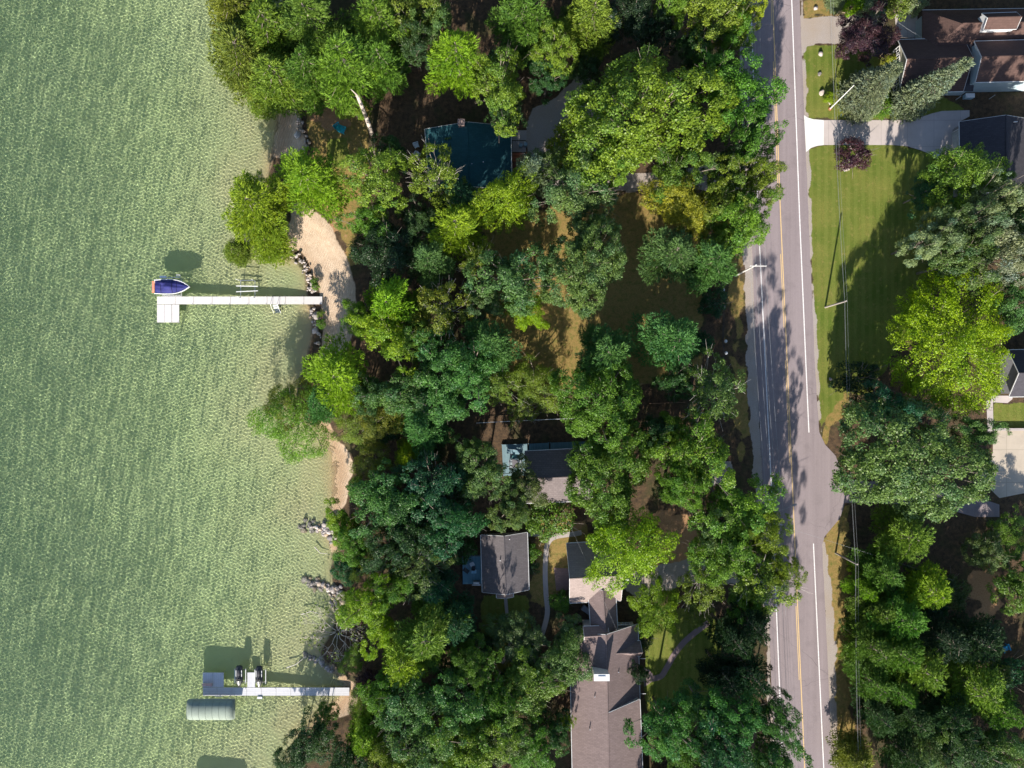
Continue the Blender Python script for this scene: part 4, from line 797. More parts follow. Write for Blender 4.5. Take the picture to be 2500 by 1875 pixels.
for u, v, tx in ((1766, 708, 'topmost'), (1768, 748, 'second from the top'), (1772, 833, 'third from the top'), (1773, 862, 'lowest')):
    x, y = W2(u, v, 1.9); r = thing('post_lamp', f'round pale lamp on the dark roadside fence, {tx}', 'lamp', (x, y, GZ + 1.14), 'lamps on the dark roadside fence'); MB().cyl((x, y, GZ + 1.14), (x, y, GZ + 1.3), .05).build('stem', GRY, r, tuple(r.location)); MB().cyl((x, y, GZ + 1.3), (x, y, GZ + 1.5), .25, .12, 14).build('lamp_shade', WF, r, tuple(r.location))
x, y = W2(1787, 1180, .8); r = thing('tree_stump', 'round pale stump beside the gravel patch left of the road', 'stump', (x, y, GZ)); MB().cyl((x, y, GZ), (x, y, GZ + .35), .33, .28, 14).build('bark', WOOD, r, (x, y, GZ)); MB().cyl((x, y, GZ + .35), (x, y, GZ + .37), .27, .27, 14).build('cut_face', plain('cut_wood', (.45, .42, .38), .9), r, (x, y, GZ))
x, y = W2(1722, 650, 1); 
r = thing('woodpile', 'grey covered pile beside the big house near the bottom trees', 'woodpile', W(1432, 1487)); oo = tuple(r.location); x, y, _ = oo
MB().box((x, y, GZ + .4), (1.6, .8, .8), -.6).build('tarp', plain('grey_tarp', (.2, .21, .24), .7), r, oo)
bench('garden_bench', 'wooden garden bench on the lawn under the purple maple', 2156, 141, GZ, -.1, plain('teak', (.34, .25, .16), .8), 1.6)

# moored extras and small clutter
for pts, tx in (([(700, 1630), (722, 1622), (745, 1604)], 'bleached driftwood log lying in the shallows at the lowest rock pile'), ([(768, 1335), (782, 1350), (800, 1352)], 'thin driftwood branch on the small sand patch'), ([(735, 1500), (760, 1492), (790, 1500)], 'bleached branch hanging over the water above the leafless shrub')):
    P_ = [W(u, v, .25) for u, v in pts]; tag(MB().tube(P_, .09, .03, 6).build('driftwood', plain('bleached_wood', (.45, .42, .38), .9)), tx, 'driftwood')
# ------------------------------------------------------------------ trees
def folmat(name, tl=.35, rough=.55, sp=.35):
    t = NT(name); oi = t.n('ObjectInfo'); ti = t.attr('tint'); ti2 = t.attr('clump')
    c = t.mix(t.mapr(ti2, 0, 1, 0, 1), oi.outputs['Color'], (1.18, 1.12, .75), 'MULTIPLY'); c = t.mix(t.mapr(ti2, .0, .35, .55, 0), c, t.mix(1., c, (.6, .85, 1.1), 'MULTIPLY'))
    c = t.mix(t.mapr(ti, 0, 1, .0, 1), t.mix(1., c, (.55, .6, .6), 'MULTIPLY'), t.mix(1., c, (1.35, 1.3, 1.2), 'MULTIPLY'))
    t.base(c); t.rough(rough); t.b.inputs['Specular IOR Level'].default_value = sp
    tr = t.n('BsdfTranslucent'); t.l(t.mix(1., c, (1.25, 1.35, .6), 'MULTIPLY'), tr.inputs[0]); mx = t.n('MixShader'); mx.inputs[0].default_value = tl
    t.l(t.b.outputs[0], mx.inputs[1]); t.l(tr.outputs[0], mx.inputs[2]); t.l(mx.outputs[0], t.out.inputs[0]); return t.m
FOL = folmat('foliage', .34, .45, .3); NEE = folmat('needles', .2, .6, .25)
t = NT('bark'); oi = t.n('ObjectInfo'); t.base(t.mix(t.mapr(t.noise(4, 4), .35, .7), oi.outputs['Color'], t.mix(1., oi.outputs['Color'], (.5, .48, .45), 'MULTIPLY'))); t.rough(.9); BARK = t.m
R_ = np.random.default_rng(11)
def unit(n): v = R_.normal(size=(n, 3)); return v / np.linalg.norm(v, axis=1, keepdims=True)
def leaves(C, N, size, asp=.6, jit=.6):
    """rhombic leaves at C facing roughly N"""
    n = len(C); nn = N + unit(n) * jit; nn /= np.linalg.norm(nn, axis=1, keepdims=True); t_ = np.cross(nn, unit(n)); t_ /= np.linalg.norm(t_, axis=1, keepdims=True); b = np.cross(nn, t_)
    s = (size * R_.uniform(.6, 1.35, n))[:, None]; V = np.stack([C - t_ * s, C - b * s * asp, C + t_ * s, C + b * s * asp], 1).reshape(-1, 3)
    return V, np.arange(4 * n).reshape(-1, 4)
def blades(C, Dr, L, w):
    n = len(C); s_ = np.cross(Dr, unit(n)); s_ /= np.linalg.norm(s_, axis=1, keepdims=True) + 1e-9; l = (L * R_.uniform(.7, 1.2, n))[:, None]
    V = np.stack([C - s_ * w, C + s_ * w, C + Dr * l + s_ * w * .35, C + Dr * l - s_ * w * .35], 1).reshape(-1, 3); return V, np.arange(4 * n).reshape(-1, 4)
def crownmesh(name, V, F, ti, cl, mat): return npmesh(name, V, F, mat, dict(tint=np.repeat(ti, 4), clump=np.repeat(cl, 4)))
def trunkmesh(name, segs):
    mb = MB()
    for pts, r0, r1, n in segs: mb.tube(pts, r0, r1, n)
    me = bpy.data.meshes.new(name); me.from_pydata(mb.v, [], mb.f); me.materials.append(BARK); me.polygons.foreach_set('use_smooth', [True] * len(me.polygons)); return me
def broadleaf(seed, R=5., ztop=14., zlow=5., nc=95, rc=(.7, 1.25), per=190, size=.17, lobes=.2, flat=.75, inner=.25, gap=0., twigs=14, asp=.62, mat=None, elong=0., tw=1.):
    """crown of many leaf clumps on an uneven dome, carried by limbs"""
    global R_; R_ = np.random.default_rng(seed); Hc = ztop - zlow; C = []; O = []
    ph = R_.uniform(0, 6.28, 4); am = R_.uniform(.3, 1, 4) * lobes
    for i in range(nc):
        q = (i + .5) / nc; ze = 1 - 1.35 * q; ze = max(-.35, ze); a = i * 2.399963 + R_.normal() * .35; rr = math.sqrt(max(0, 1 - ze * ze)) if ze > 0 else 1 - .25 * abs(ze)
        k = 1 + am[0] * math.sin(2 * a + ph[0]) + am[1] * math.sin(3 * a + ph[1]) + am[2] * math.sin(5 * a + ph[2]) + R_.normal() * .05
        if R_.random() < inner: k *= R_.uniform(.45, .75)
        if gap and math.sin(3 * a + ph[3]) * math.sin(4 * ze + ph[1]) > 1 - gap: continue
        C.append((R * .84 * rr * k * math.cos(a), R * .84 * rr * k * math.sin(a), zlow + Hc * (.36 + .52 * ze * flat * k + .12 * R_.random()))); O.append((rr * math.cos(a), rr * math.sin(a), ze * .8 + .25))
    C = np.array(C); O = np.array(O); V = []; F = []; T = []; K = []; off = 0
    for c, o in zip(C, O):
        r = R_.uniform(*rc); n = int(per * (r / rc[1]) ** 2 * R_.uniform(.8, 1.1)); d = unit(int(n * 1.7)); d = d[(d @ (o / np.linalg.norm(o))) > -.35][:n]; n = len(d)
        sh = 1 + .28 * np.sin(5 * d[:, 0] + off) * np.sin(5 * d[:, 1] + 2) 
        p = c + d * (r * R_.uniform(.62, 1.08, n) * sh)[:, None] * np.array((1, 1, .72))
        if elong: ax = o * (1, 1, 0); ax = ax / (np.linalg.norm(ax) + 1e-6); p = p + ax * ((d @ ax) * r * elong)[:, None]
        N = d * .55 + o * .25 + np.array((0, 0, .35)); v, f = leaves(p, N, size, asp, .75); V.append(v); F.append(f + off); off += len(v); T.append(R_.random(n)); K.append(np.full(n, R_.random()))
    me = crownmesh('crown', np.concatenate(V), np.concatenate(F), np.concatenate(T), np.concatenate(K), mat or FOL)
    segs = [([(0, 0, 0), (.1, .05, zlow * .6), (0, .1, zlow + Hc * .35)], .04 * ztop ** .9 * .6, .14, 9)]; idx = R_.choice(len(C), min(twigs, len(C)), replace=False)
    for i in idx:
        c = C[i]; b = np.array((0, 0, zlow + Hc * R_.uniform(.0, .3))); m = (b + c) / 2 + R_.normal(size=3) * .3 - (0, 0, .2); segs.append(([tuple(b), tuple(m), tuple(c)], .13 * tw, .035 * tw, 5))
        for _ in range(2): e = c + (O[i] + R_.normal(size=3) * .5) * 1.1; segs.append(([tuple(m * .3 + c * .7), tuple(e)], .035 * tw, .012, 4))
    return me, trunkmesh('trunk', segs), (R, ztop)
def conifer(seed, R=4., ztop=18., zlow=5., whorls=10, per=6, prof=.8, tuft=.42, dens=1., droop=0.1, plate=.42, irregular=.3, bl=9, bw=.055):
    """whorls of boughs, each a feathery plate of needle tufts"""
    global R_; R_ = np.random.default_rng(seed); P = []; DD = []; CL = []; segs = [([(0, 0, 0), (0, 0, ztop * .97)], .022 * ztop, .03, 9)]
    for w_ in range(whorls):
        q = (w_ + .3) / whorls; z = zlow + (ztop - zlow - .6) * q; Lm = R * (min(1, (1 - q) / (1 - prof) if prof < 1 else 1) if prof > .5 else (1 - q)) 
        Lm = R * ((1 - q ** 1.0) ** prof) * (1.0 if q > .12 else .8)
        for k in range(per):
            a = 2 * math.pi * (k + R_.random() * .8) / per + w_ * .7; L = max(.5, Lm * R_.uniform(1 - irregular, 1 + irregular * .4)); rise = R_.uniform(.0, .3) * (q > .3) - droop; d = np.array((math.cos(a), math.sin(a), 0)); sd = np.array((-d[1], d[0], 0)); cl = R_.random()
            e = d * L + np.array((0, 0, z + L * rise)); segs.append(([(0, 0, z), tuple(e * .95)], .06, .015, 4))
            m = max(3, int(L / .42 * dens))
            for j in range(m):
                s = (j + .7) / m; 
                if s < .12: continue
                c0 = d * L * s + np.array((0, 0, z + L * rise * s + .1 * math.sin(s * 3))); wd = plate * L * (1 - abs(s - .55) * 1.25) + .12; nb = max(1, int(wd / .3))
                for b in range(-nb, nb + 1):
                    f_ = b / nb if nb else 0; c = c0 + sd * wd * f_ + d * abs(f_) * wd * .35 + R_.normal(size=3) * .07; P.append(c); DD.append(d * .75 + sd * f_ * .8 + np.array((0, 0, .35))); CL.append(cl * .7 + .3 * R_.random())
    for j in range(6): P.append(np.array((0, 0, ztop - .12 * j))); DD.append(np.array((0, 0, 1.))); CL.append(.6)
    P = np.array(P); DD = np.array(DD); DD /= np.linalg.norm(DD, axis=1, keepdims=True); CL = np.array(CL); n = len(P)
    C = np.repeat(P, bl, 0) + R_.normal(size=(n * bl, 3)) * .07; dr = np.repeat(DD, bl, 0) + unit(n * bl) * .75; dr /= np.linalg.norm(dr, axis=1, keepdims=True)
    V, F = blades(C, dr, tuft, bw); me = crownmesh('crown', V, F, R_.random(n * bl), np.repeat(CL, bl), NEE); return me, trunkmesh('trunk', segs), (R, ztop)
def bare(seed, R=3.5, ztop=6., leafy=300):
    global R_; R_ = np.random.default_rng(seed); segs = []; tips = []
    def grow(p, d, L, r, n):
        if n == 0: tips.append(p); return
        e = p + d * L; segs.append(([tuple(p), tuple((p + e) / 2 + R_.normal(size=3) * L * .06), tuple(e)], r, r * .6, 5))
        for _ in range(3): nd = d + R_.normal(size=3) * .5; nd[2] += .05; nd /= np.linalg.norm(nd); grow(e, nd, L * R_.uniform(.6, .9), r * .6, n - 1)
    for k in range(12): a = k * .53 + R_.normal() * .2; grow(np.array((math.cos(a) * .2, math.sin(a) * .2, .3)), np.array((math.cos(a) * .85, math.sin(a) * .85, .5)), R * R_.uniform(.25, .42), .06, 4)
    tp = np.array(tips); i = R_.integers(0, len(tp), leafy); V, F = leaves(tp[i] + R_.normal(size=(leafy, 3)) * .25, np.tile((0, 0, 1.), (leafy, 1)), .13, .6, .9)
    return crownmesh('crown', V, F, R_.random(leafy), R_.random(leafy), FOL), trunkmesh('trunk', segs), (R, ztop)
PROTO = {
 'oak': [broadleaf(20 + i, 5, 14, 5, 140, (.42, 1.1), 360, .118, .34, .9, .28, .18 if i % 2 else .06, 22) for i in range(6)],
 'big': [broadleaf(40 + i, 9, 17, 5, 400, (.5, 1.2), 300, .14, .2, .85, .25, .12, 44) for i in range(3)],
 'maple': [broadleaf(50 + i, 5, 13, 4, 150, (.45, .85), 300, .115, .24, .85, .2, .1, 10, .5, None, 1.2) for i in range(2)],
 'grand': [broadleaf(130, 9.5, 16, 4, 420, (.5, .95), 280, .125, .18, .8, .2, .12, 30, .5, None, 1.5)],
 'fine': [broadleaf(60 + i, 4.5, 11, 2.5, 120, (.5, 1.05), 330, .095, .2, .8, .2, 0, 12, .4) for i in range(3)],
 'open': [broadleaf(70 + i, 4.5, 12, 4, 110, (.38, .85), 240, .105, .3, .85, .3, .3, 30, .6, None, 0., .55) for i in range(3)],
 'pine': [conifer(80 + i, 4.4, 17, 5, 9, 5, .5, .4, 1.25, .04, .31, .62, 11, .05) for i in range(7)],
 'soft': [conifer(90 + i, 4.4, 14, 3, 11, 7, .5, .36, 1.15, .1, .36, .42, 9, .05) for i in range(4)],
 'spruce': [conifer(100 + i, 3.1, 15, .8, 24, 9, .85, .3, 1.3, .22, .3, .15, 8, .055) for i in range(2)],
 'bush': [broadleaf(110 + i, 2.2, 3.6, .3, 46, (.4, .7), 170, .1, .2, .8, .2, 0, 8) for i in range(3)],
 'bare': [bare(120, 3.8, 5)],
}
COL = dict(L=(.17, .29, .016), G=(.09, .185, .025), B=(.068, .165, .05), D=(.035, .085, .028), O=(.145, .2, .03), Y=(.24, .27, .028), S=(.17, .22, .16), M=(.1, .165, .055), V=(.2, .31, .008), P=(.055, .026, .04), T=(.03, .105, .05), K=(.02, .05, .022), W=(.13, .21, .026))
KN = dict(oak='oak_tree', big='oak_tree', grand='maple_tree', maple='maple_tree', fine='willow_tree', open='birch_tree', pine='pine_tree', soft='cedar_tree', spruce='spruce_tree', bush='shrub', bare='bare_shrub')
CATN = dict(bush='shrub', bare='shrub')
cnt = {}
def tree(kind, u, v, r, h, col, label, sx=1., name=None, tone=1., grp=None):
    """u, v: where the crown's middle stands in the photograph; r: its radius there in photograph pixels; h: height in metres"""
    P = PROTO[kind]; k = cnt.get(kind, 0); cnt[kind] = k + 1; cme, tme, (R0, h0) = P[k % len(P)]; zc = GZ + (h * .62 if kind != 'spruce' else 0); x, y = W2(u, v, zc); rm = r * (.93 if kind in ('oak', 'maple') else 1) / PX * (H - zc) / H
    d = float(sdf(shore_w, np.array([x]), np.array([y]))[0]); zb = GZ * float(sm(d / 2.2)) if d > -1 else -.4
    root = thing(name or KN[kind], label, CATN.get(kind, 'tree'), (x, y, zb), grp, rnd.uniform(0, 6.28)); s = rm / R0; sx = sx * rnd.uniform(.88, 1.13); root.scale = (s * sx, s / sx, h / h0)
    c = link('crown', cme, root); b = COL[col]; j = [rnd.uniform(.88, 1.12) * tone for _ in range(3)]; c.color = (b[0] * j[0], b[1] * j[1], b[2] * j[2], 1)
    t_ = link('trunk' if kind not in ('bush', 'bare') else 'stem', tme, root); t_.color = (.55, .5, .45, 1) if kind in ('open', 'bare') else (.26, .215, .18, 1); return root
TREES = """
soft 588 125 112 13 O fuzzy olive cedar whose crown reaches farthest over the lake at upper left
soft 570 10 92 14 O olive cedar at the top edge above the lake
soft 680 190 96 13 W yellow-green cedar hanging over the start of the shaded beach
soft 660 65 96 15 W green cedar behind the foremost shore cedars at top left
soft 635 225 52 9 O small olive tree at the waterline just above the shaded beach
pine 765 60 100 18 G feathery green pine on the top edge left of the leaning trunk
pine 845 160 104 19 W sunlit yellow-green pine just above the leaning bare trunk
pine 755 170 74 16 G pine squeezed between the shore cedars and the leaning trunk
pine 930 55 78 19 W light green pine on the top edge above the shaded yard
pine 935 160 66 16 G pine on the left rim of the shaded yard by the teal roof
oak 860 265 38 7 W low leafy bough in front of the leaning bare trunk
oak 1015 25 72 15 O olive tree at the top edge between two light pines
oak 1010 110 50 14 D dark crown between the olive tree and the pale pine
oak 1060 60 55 14 M muted green tree at the top edge left of the pale green pines
pine 1118 150 84 18 L bright light green pine just above the teal roof
oak 1215 215 82 14 W mottled yellow-green oak overlapping the top of the teal roof
oak 1235 285 42 10 D dark low oak against the right edge of the teal roof
pine 1275 45 85 18 G tall green pine on the top edge above the brown clearing
oak 1352 125 60 14 W oak above the gravel turnaround with pale bough tips
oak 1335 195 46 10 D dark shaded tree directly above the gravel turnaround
soft 1445 50 80 16 O olive cedar on the top edge above the blue shadow gap
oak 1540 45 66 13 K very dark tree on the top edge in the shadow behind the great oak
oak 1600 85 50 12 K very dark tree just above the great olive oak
oak 1645 15 48 15 W lime crown at the top edge left of the road
oak 1735 55 80 15 O olive oak at the top edge beside the yellow-tipped tree
oak 1690 130 46 13 D dark crown between the great oak and the top edge oak
oak 1822 35 42 12 Y bright yellow-leaved tree leaning over the road at the top
oak 1790 90 48 13 G green crown below the yellow-leaved tree at the road
big 1565 285 180 18 W huge round yellow-green oak filling the upper middle of the view
oak 1500 395 70 15 W lower left lobe of foliage, a yellow-green oak under the huge one
oak 1650 425 72 14 G green oak directly below the huge round oak
oak 1802 245 92 15 G dark-edged green oak reaching over the road above the driveway
oak 1735 190 60 15 G green oak between the huge oak and the road
oak 1832 350 66 15 G green oak over the road opposite the concrete driveway
oak 1842 440 60 15 W yellow-green oak over the road below the driveway level
oak 1770 400 52 12 M grey-green oak beside the small pale clearing by the road
maple 1652 490 72 13 Y yellow maple on the upper edge of the dark yard
maple 1705 530 55 12 Y second yellow maple, lower right of the bigger yellow one
oak 1765 485 66 15 O olive oak between the yellow maples and the road
oak 1812 540 74 16 W lime oak whose crown ends where the open road begins
oak 1755 600 50 13 W lime oak just above the blue-green roadside pines
pine 1640 620 78 15 B blue-green pine on the left of the roadside pair
pine 1735 640 72 15 B blue-green pine beside the grey utility pole with the crossarm
pine 1790 600 34 13 B small pine tip between the lime oak and the crossarm pole
bush 1390 350 52 5 Y yellowish bush on the lower right of the gravel turnaround
bush 1410 395 46 5 O olive bush between the gravel turnaround and the huge oak
pine 755 440 88 14 L bright lime pine over the top of the sandy beach
pine 625 500 96 14 L bright lime pine leaning over the lake left of the sandy beach
soft 655 590 62 8 L low lime pine boughs over the water beside the rock curve
soft 570 610 40 7 O small olive pine tip over the lake left of the rock curve
oak 920 440 82 14 W yellow-green oak to the right of the bright beach pine
oak 905 545 54 11 G green oak at the right of the dry grass above the black shade
open 1062 435 72 14 O olive birch with pale twigs left of the lower teal roof
oak 958 372 42 9 D dark oak between the lawn strip and the teal-roofed cottage
pine 1125 480 62 12 T dark teal pine touching the lower edge of the teal roof
maple 1240 490 78 14 L yellow-green maple below the cottage's red deck
pine 1298 425 54 13 S pale silvery pine right of the yellow-green maple
open 1345 400 50 10 M thin grey-green tree over the lower end of the gravel turnaround
oak 1400 475 86 15 M grey-green oak left of the dark yard's top edge
pine 1115 555 82 15 L light green star-shaped pine below the dark teal pine
oak 1030 540 50 11 D dark oak left of the light star-shaped pine
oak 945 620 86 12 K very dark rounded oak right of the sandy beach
pine 1050 640 62 14 B small blue-green star-shaped pine in the middle left wood
pine 955 745 80 16 L pale green pine right of the lower beach shade
open 1168 640 46 12 O small olive tree right of the blue-green star pine
oak 1250 680 92 15 B blue-green oak in the very middle of the wood
oak 1185 735 50 12 M grey-green oak lower left of the middle blue-green oak
maple 1283 755 48 9 V vivid green small maple at the edge of the sunlit clearing
big 1425 655 112 16 M large grey-green oak left of the dark open yard
oak 1440 560 66 14 M grey-green upper lobe above the large grey-green oak
open 1078 758 74 14 O olive rounded birch with many pale twigs in the left wood
oak 945 815 76 13 L lime-green oak just right of the lower beach shade
oak 880 780 46 11 W lime oak at the edge of the shaded lower beach
oak 1020 830 54 12 G green oak between the lime oak and the blue-green group
oak 1075 880 82 14 B blue-green oak at the heart of the dense left wood
oak 1150 905 74 14 B blue-green oak right of the heart of the dense left wood
pine 1190 840 70 15 B blue-green pine at the left end of the sunlit clearing
pine 1480 865 82 15 B blue-green pine on the lower edge of the sunlit clearing
pine 1645 830 86 15 B blue-green star-shaped pine alone at the right of the dark yard
pine 1715 840 34 9 T small dark pine tip beside the lone star-shaped pine
bush 1745 740 34 4 T blue-green bush against the dark roadside fence
pine 828 920 94 14 L bright lime pine right at the shore below the lower beach
pine 780 985 50 11 B blue-green lower boughs below the bright shore pine
oak 905 960 50 12 D dark oak right of the bright shore pine
oak 985 960 74 13 B blue-green oak right of the bright shore pine's dark neighbour
oak 1065 975 74 13 B blue-green oak above the dark wood left of the middle cabin
open 1212 935 58 8 O thin olive-grey tree with pale twigs above the white rail fence
fine 1305 935 64 7 W soft light green tree above the white rail fence
open 1280 1000 40 5 O small thin tree straddling the white rail fence
big 1465 985 118 15 G large mid-green oak over the end of the white rail fence
big 1485 1155 116 14 G large mid-green oak covering the right half of the middle cabin
oak 1600 1060 52 12 D dark oak between the two large oaks and the right wood
oak 1185 1155 70 11 M grey-green oak lower left of the middle cabin deck
oak 1280 1190 58 10 M grey-green oak over the corner of the middle cabin
oak 1250 1245 54 12 M grey-green oak just above the lower cabin roof
oak 1150 1100 40 10 M small grey-green crown left of the blue-grey deck
fine 715 1030 90 8 W fuzzy willow leaning far over the water below the lower beach
fine 700 985 56 7 O olive upper part willow with bare twigs over the lake
fine 872 1035 60 7 W soft lime shrubby tree at the top of the narrow beach
fine 930 1020 58 10 O olive shrubby tree beside the soft lime one
pine 1030 1055 66 14 B blue-green pine above the small vivid sapling
pine 995 1115 38 10 V vivid lime sapling in the dark middle of the left wood
fine 915 1135 52 8 O olive oak overhanging the narrow beach
oak 940 1225 86 13 B blue-green oak right of the lower end of the narrow beach
oak 895 1200 44 9 G green oak at the back of the narrow beach
oak 1055 1190 84 13 T dark teal oak in the shade left of the grey-green oaks
oak 1100 1275 76 13 T dark teal oak above the lower cabin
oak 1010 1290 70 13 D dark green oak left of the teal oak above the lower cabin
oak 838 1280 48 8 L lime oak overhanging the upper rock groyne
oak 870 1330 50 10 G green oak inland of the small sand patch
oak 848 1388 40 7 T dark teal bushy tree between the two rock piles
fine 905 1365 46 9 O round olive bush-like tree behind the small sand patch
oak 950 1340 66 12 D dark green oak between the olive tree and the lower cabin
open 1030 1385 74 12 M thin olive-green birch left of the lower cabin deck
oak 905 1470 70 12 L bright lime oak right of the middle rock pile
oak 930 1540 50 11 L bright lime oak above the pale driftwood shrub's right side
oak 970 1430 52 12 G green oak between the lime oak and the thin birch
pine 1045 1545 92 15 W big feathery green pine in the lower left wood
pine 985 1610 74 14 L sunlit lower boughs pine just below the big feathery one
pine 1115 1520 60 13 T dark pine right of the big feathery one
pine 1060 1435 52 12 T dark pine tip below the lower cabin deck
oak 1155 1610 56 12 G green oak in the gap between feathery pine and the big house
oak 1268 1560 66 6 M grey-green oak below the lower end of the footpath
oak 1392 1545 46 4.5 M grey-green oak tucked beside the upper left corner of the big house
oak 1372 1612 70 7 M grey-green oak touching the big house roof
oak 1235 1525 46 5 M small oak below the lower cabin porch
oak 1285 1680 84 8.5 W light olive-green oak left of the big house
oak 1200 1700 70 10 G mid-green oak in the lower middle wood
oak 1000 1710 84 13 B grey-green oak right of the dark shrub by the lower dock
oak 1105 1705 80 13 B grey-green oak at the centre of the lower left wood
oak 930 1690 50 11 G green oak inland of the lower dock
oak 1150 1800 84 13 O olive oak near the bottom edge of the lower left wood
oak 1040 1815 84 13 M muted oak near the bottom edge left of centre
oak 960 1860 70 12 O olive oak on the bottom edge beyond the lime boughs
oak 1240 1800 66 9 M muted green oak near the bottom left of the big house
oak 1300 1820 62 9 G green oak beside the big house's lower left wall
oak 1120 1880 66 12 W lighter oak on the bottom edge in the lower left wood
oak 1365 1790 34 9 D dark oak hugging the wall of the big house
oak 1385 1757 16 6 V tiny vivid lime tree against the left eave of the big house
fine 892 1725 46 8 L lime leafy tree just inland of the lower dock end
soft 895 1800 66 10 L lime pine-like tree near the bottom by the shore
oak 765 1805 62 9 D dark green oak leaning over the lake below the lower dock
oak 795 1745 30 5 G green upper crown just below the lower dock's shore end
oak 720 1855 54 8 D dark green tree on the bottom edge at the waterline
oak 850 1860 60 10 D dark tree on the bottom edge inland of the waterline
bare 812 1560 84 5 O leafless grey shrub with spreading pale branches at the lower shore
fine 845 1490 34 4 W small lime shrub above the leafless grey one
fine 862 1612 34 3 W low green shrub by the lowest rock pile
bush 905 1665 30 3 P dark purple-leaved shrub inland of the lower dock
maple 1530 1335 100 15 L bright green maple covering the right end of the garage
oak 1475 1282 34 8 W light green crown left of the bright garage maple
oak 1700 1110 92 16 W yellow-green oak left of the round stump
oak 1640 1060 48 12 W light crown at the upper left of the stump oak
oak 1660 1185 60 16 G green oak below the stump oak
open 1740 950 80 15 M grey-green tree with bare pale twigs at the end of the short white fence
oak 1650 930 52 11 D dark tree over the brown picket fence
oak 1640 1190 44 10 D dark crown between the bright maple and the stump oak
oak 1738 1296 60 15 M grey-green oak above the orange ground patch
oak 1790 1260 92 16 W yellow-green oak just left of the lower crossarm pole
oak 1858 1290 58 16 W oak bough over the road edge by the lower crossarm pole
oak 1760 1350 80 16 G green oak above the gravel lane to the road
open 1840 1410 88 15 W open twiggy oak stretching across the road's left lane
oak 1895 1390 48 15 W outermost leafy bough tree over the road centre line
open 1720 1420 60 12 O twiggy olive tree over the gravel lane
oak 1820 1460 50 12 G green oak below the twiggy one at the road edge
maple 1600 1480 64 8 L feathery yellow-green young tree right of the link roof
oak 1700 1480 40 6 O olive tree above the shaded lawn
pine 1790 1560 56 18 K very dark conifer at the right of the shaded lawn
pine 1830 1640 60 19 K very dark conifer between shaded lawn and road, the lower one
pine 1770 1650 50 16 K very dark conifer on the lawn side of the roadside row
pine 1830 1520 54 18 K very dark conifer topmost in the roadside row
oak 1625 1770 76 15 B blue-green oak right of the big house near the bottom
oak 1710 1720 62 13 B blue-green oak below the shaded lawn
oak 1790 1730 74 17 B blue-green oak at the roadside near the bottom
oak 1885 1740 54 18 B blue-green oak bough over the white edge line near the bottom
oak 1760 1820 80 17 T dark teal oak on the bottom edge between house and road
oak 1885 1840 66 18 B blue-green oak over the road on the bottom edge
oak 1670 1850 60 13 G green oak on the bottom edge right of the big house
spruce 2085 250 58 13.5 S silver spruce behind the white flagpole
spruce 2200 266 48 17.5 S tall silver spruce leaning across the chestnut roof
bush 2125 262 28 4 S small silver spruce bush at the foot of the front garden
spruce 2035 12 30 5 S small silver spruce beside the pale board fence
bush 2090 5 28 4 V lime bush on the top edge beside the board fence
bush 2130 18 34 4 S grey-green bush on the top edge above the parking patch
bush 2190 10 32 4 O olive bush on the top edge left of the chestnut house
bush 2240 8 24 4 S silvery bush on the top edge nearest the chestnut house
oak 2116 92 70 8 P dark purple-leaved maple above the silver spruce
bush 2086 376 40 4 P round purple-red bush beside the concrete driveway
bush 2176 150 20 2 Y row shrub, orange-yellow, under the front windows
bush 2178 180 18 2 Y orange-yellow shrub nearest the front steps
bush 2027 238 14 1.5 V lime bush next to the lowest verge boulder
bush 2160 215 14 1.5 V bright yellow-green bush beside the front steps
bush 2150 255 32 2 G low green bed between silver bush and front steps
maple 2340 430 80 17 W green maple just below the dark garage
oak 2405 445 44 12 W smaller green crown right of the maple by the dark garage
oak 2265 590 60 16 S grey-green oak jutting left over the shaded lawn
oak 2400 510 66 19 S grey-green oak between the maple and the right edge
oak 2340 640 74 17 M grey-green oak above the lime maple
oak 2330 560 60 18 M muted oak right of the jutting grey-green one
oak 2440 620 76 19 S grey-green oak at the right edge above the orange litter
oak 2460 740 78 13 B blue-green oak at the right edge above the lime maple
oak 2480 530 60 19 D dark oak on the right edge below the garage
oak 2260 470 46 10 T dark teal tree left of the green maple
grand 2325 825 160 15 V great vivid lime maple at the right of the view
big 2215 1122 172 16 M huge dark grey-green oak right of the road junction
oak 2370 1050 50 13 M grey-green crown right shoulder of the huge junction oak
oak 2150 990 56 13 T dark teal oak at the upper left of the huge junction oak
pine 2205 1305 80 13 W green pine below the huge junction oak
oak 2455 1318 64 5 G green oak below the concrete pad at the right edge
oak 2400 1345 50 9 M grey-green crown left of the right-edge green oak
oak 2485 1430 66 8 G green oak on the right edge beside the sandy lane
pine 2150 1395 60 12 G sunlit pine at the top left of the lower right wood
pine 2110 1440 38 10 L small lime pine at the verge near the junction pole
pine 2265 1440 68 13 L yellow-lime pine standing apart in the lower right wood
pine 2135 1490 60 12 G pine at the verge halfway down the lower right wood
pine 2195 1510 74 14 G green pine in the upper middle of the lower right wood
pine 2130 1580 60 13 G pine at the verge beside the gravel bulge
pine 2190 1590 60 14 G pine inland of the gravel bulge
pine 2245 1630 72 14 W sunlit pine at the centre of the lower right wood
pine 2130 1665 54 12 G pine beside the wires in the lower right wood
pine 2190 1690 50 12 G pine just inland of the wires in the lower right wood
pine 2380 1680 84 15 W broad sunlit pine right of centre in the lower right wood
pine 2440 1730 56 14 G pine at the right edge below the broad sunlit one
pine 2300 1560 66 14 K very dark pine left of the blue garden chair
pine 2380 1560 70 14 K very dark pine nearest the blue garden chair
pine 2140 1745 52 12 D pine low on the verge near the bottom wires
pine 2220 1750 60 13 D dark pine near the bottom of the lower right wood
pine 2310 1740 62 13 D dark pine between the broad pine and the bottom edge
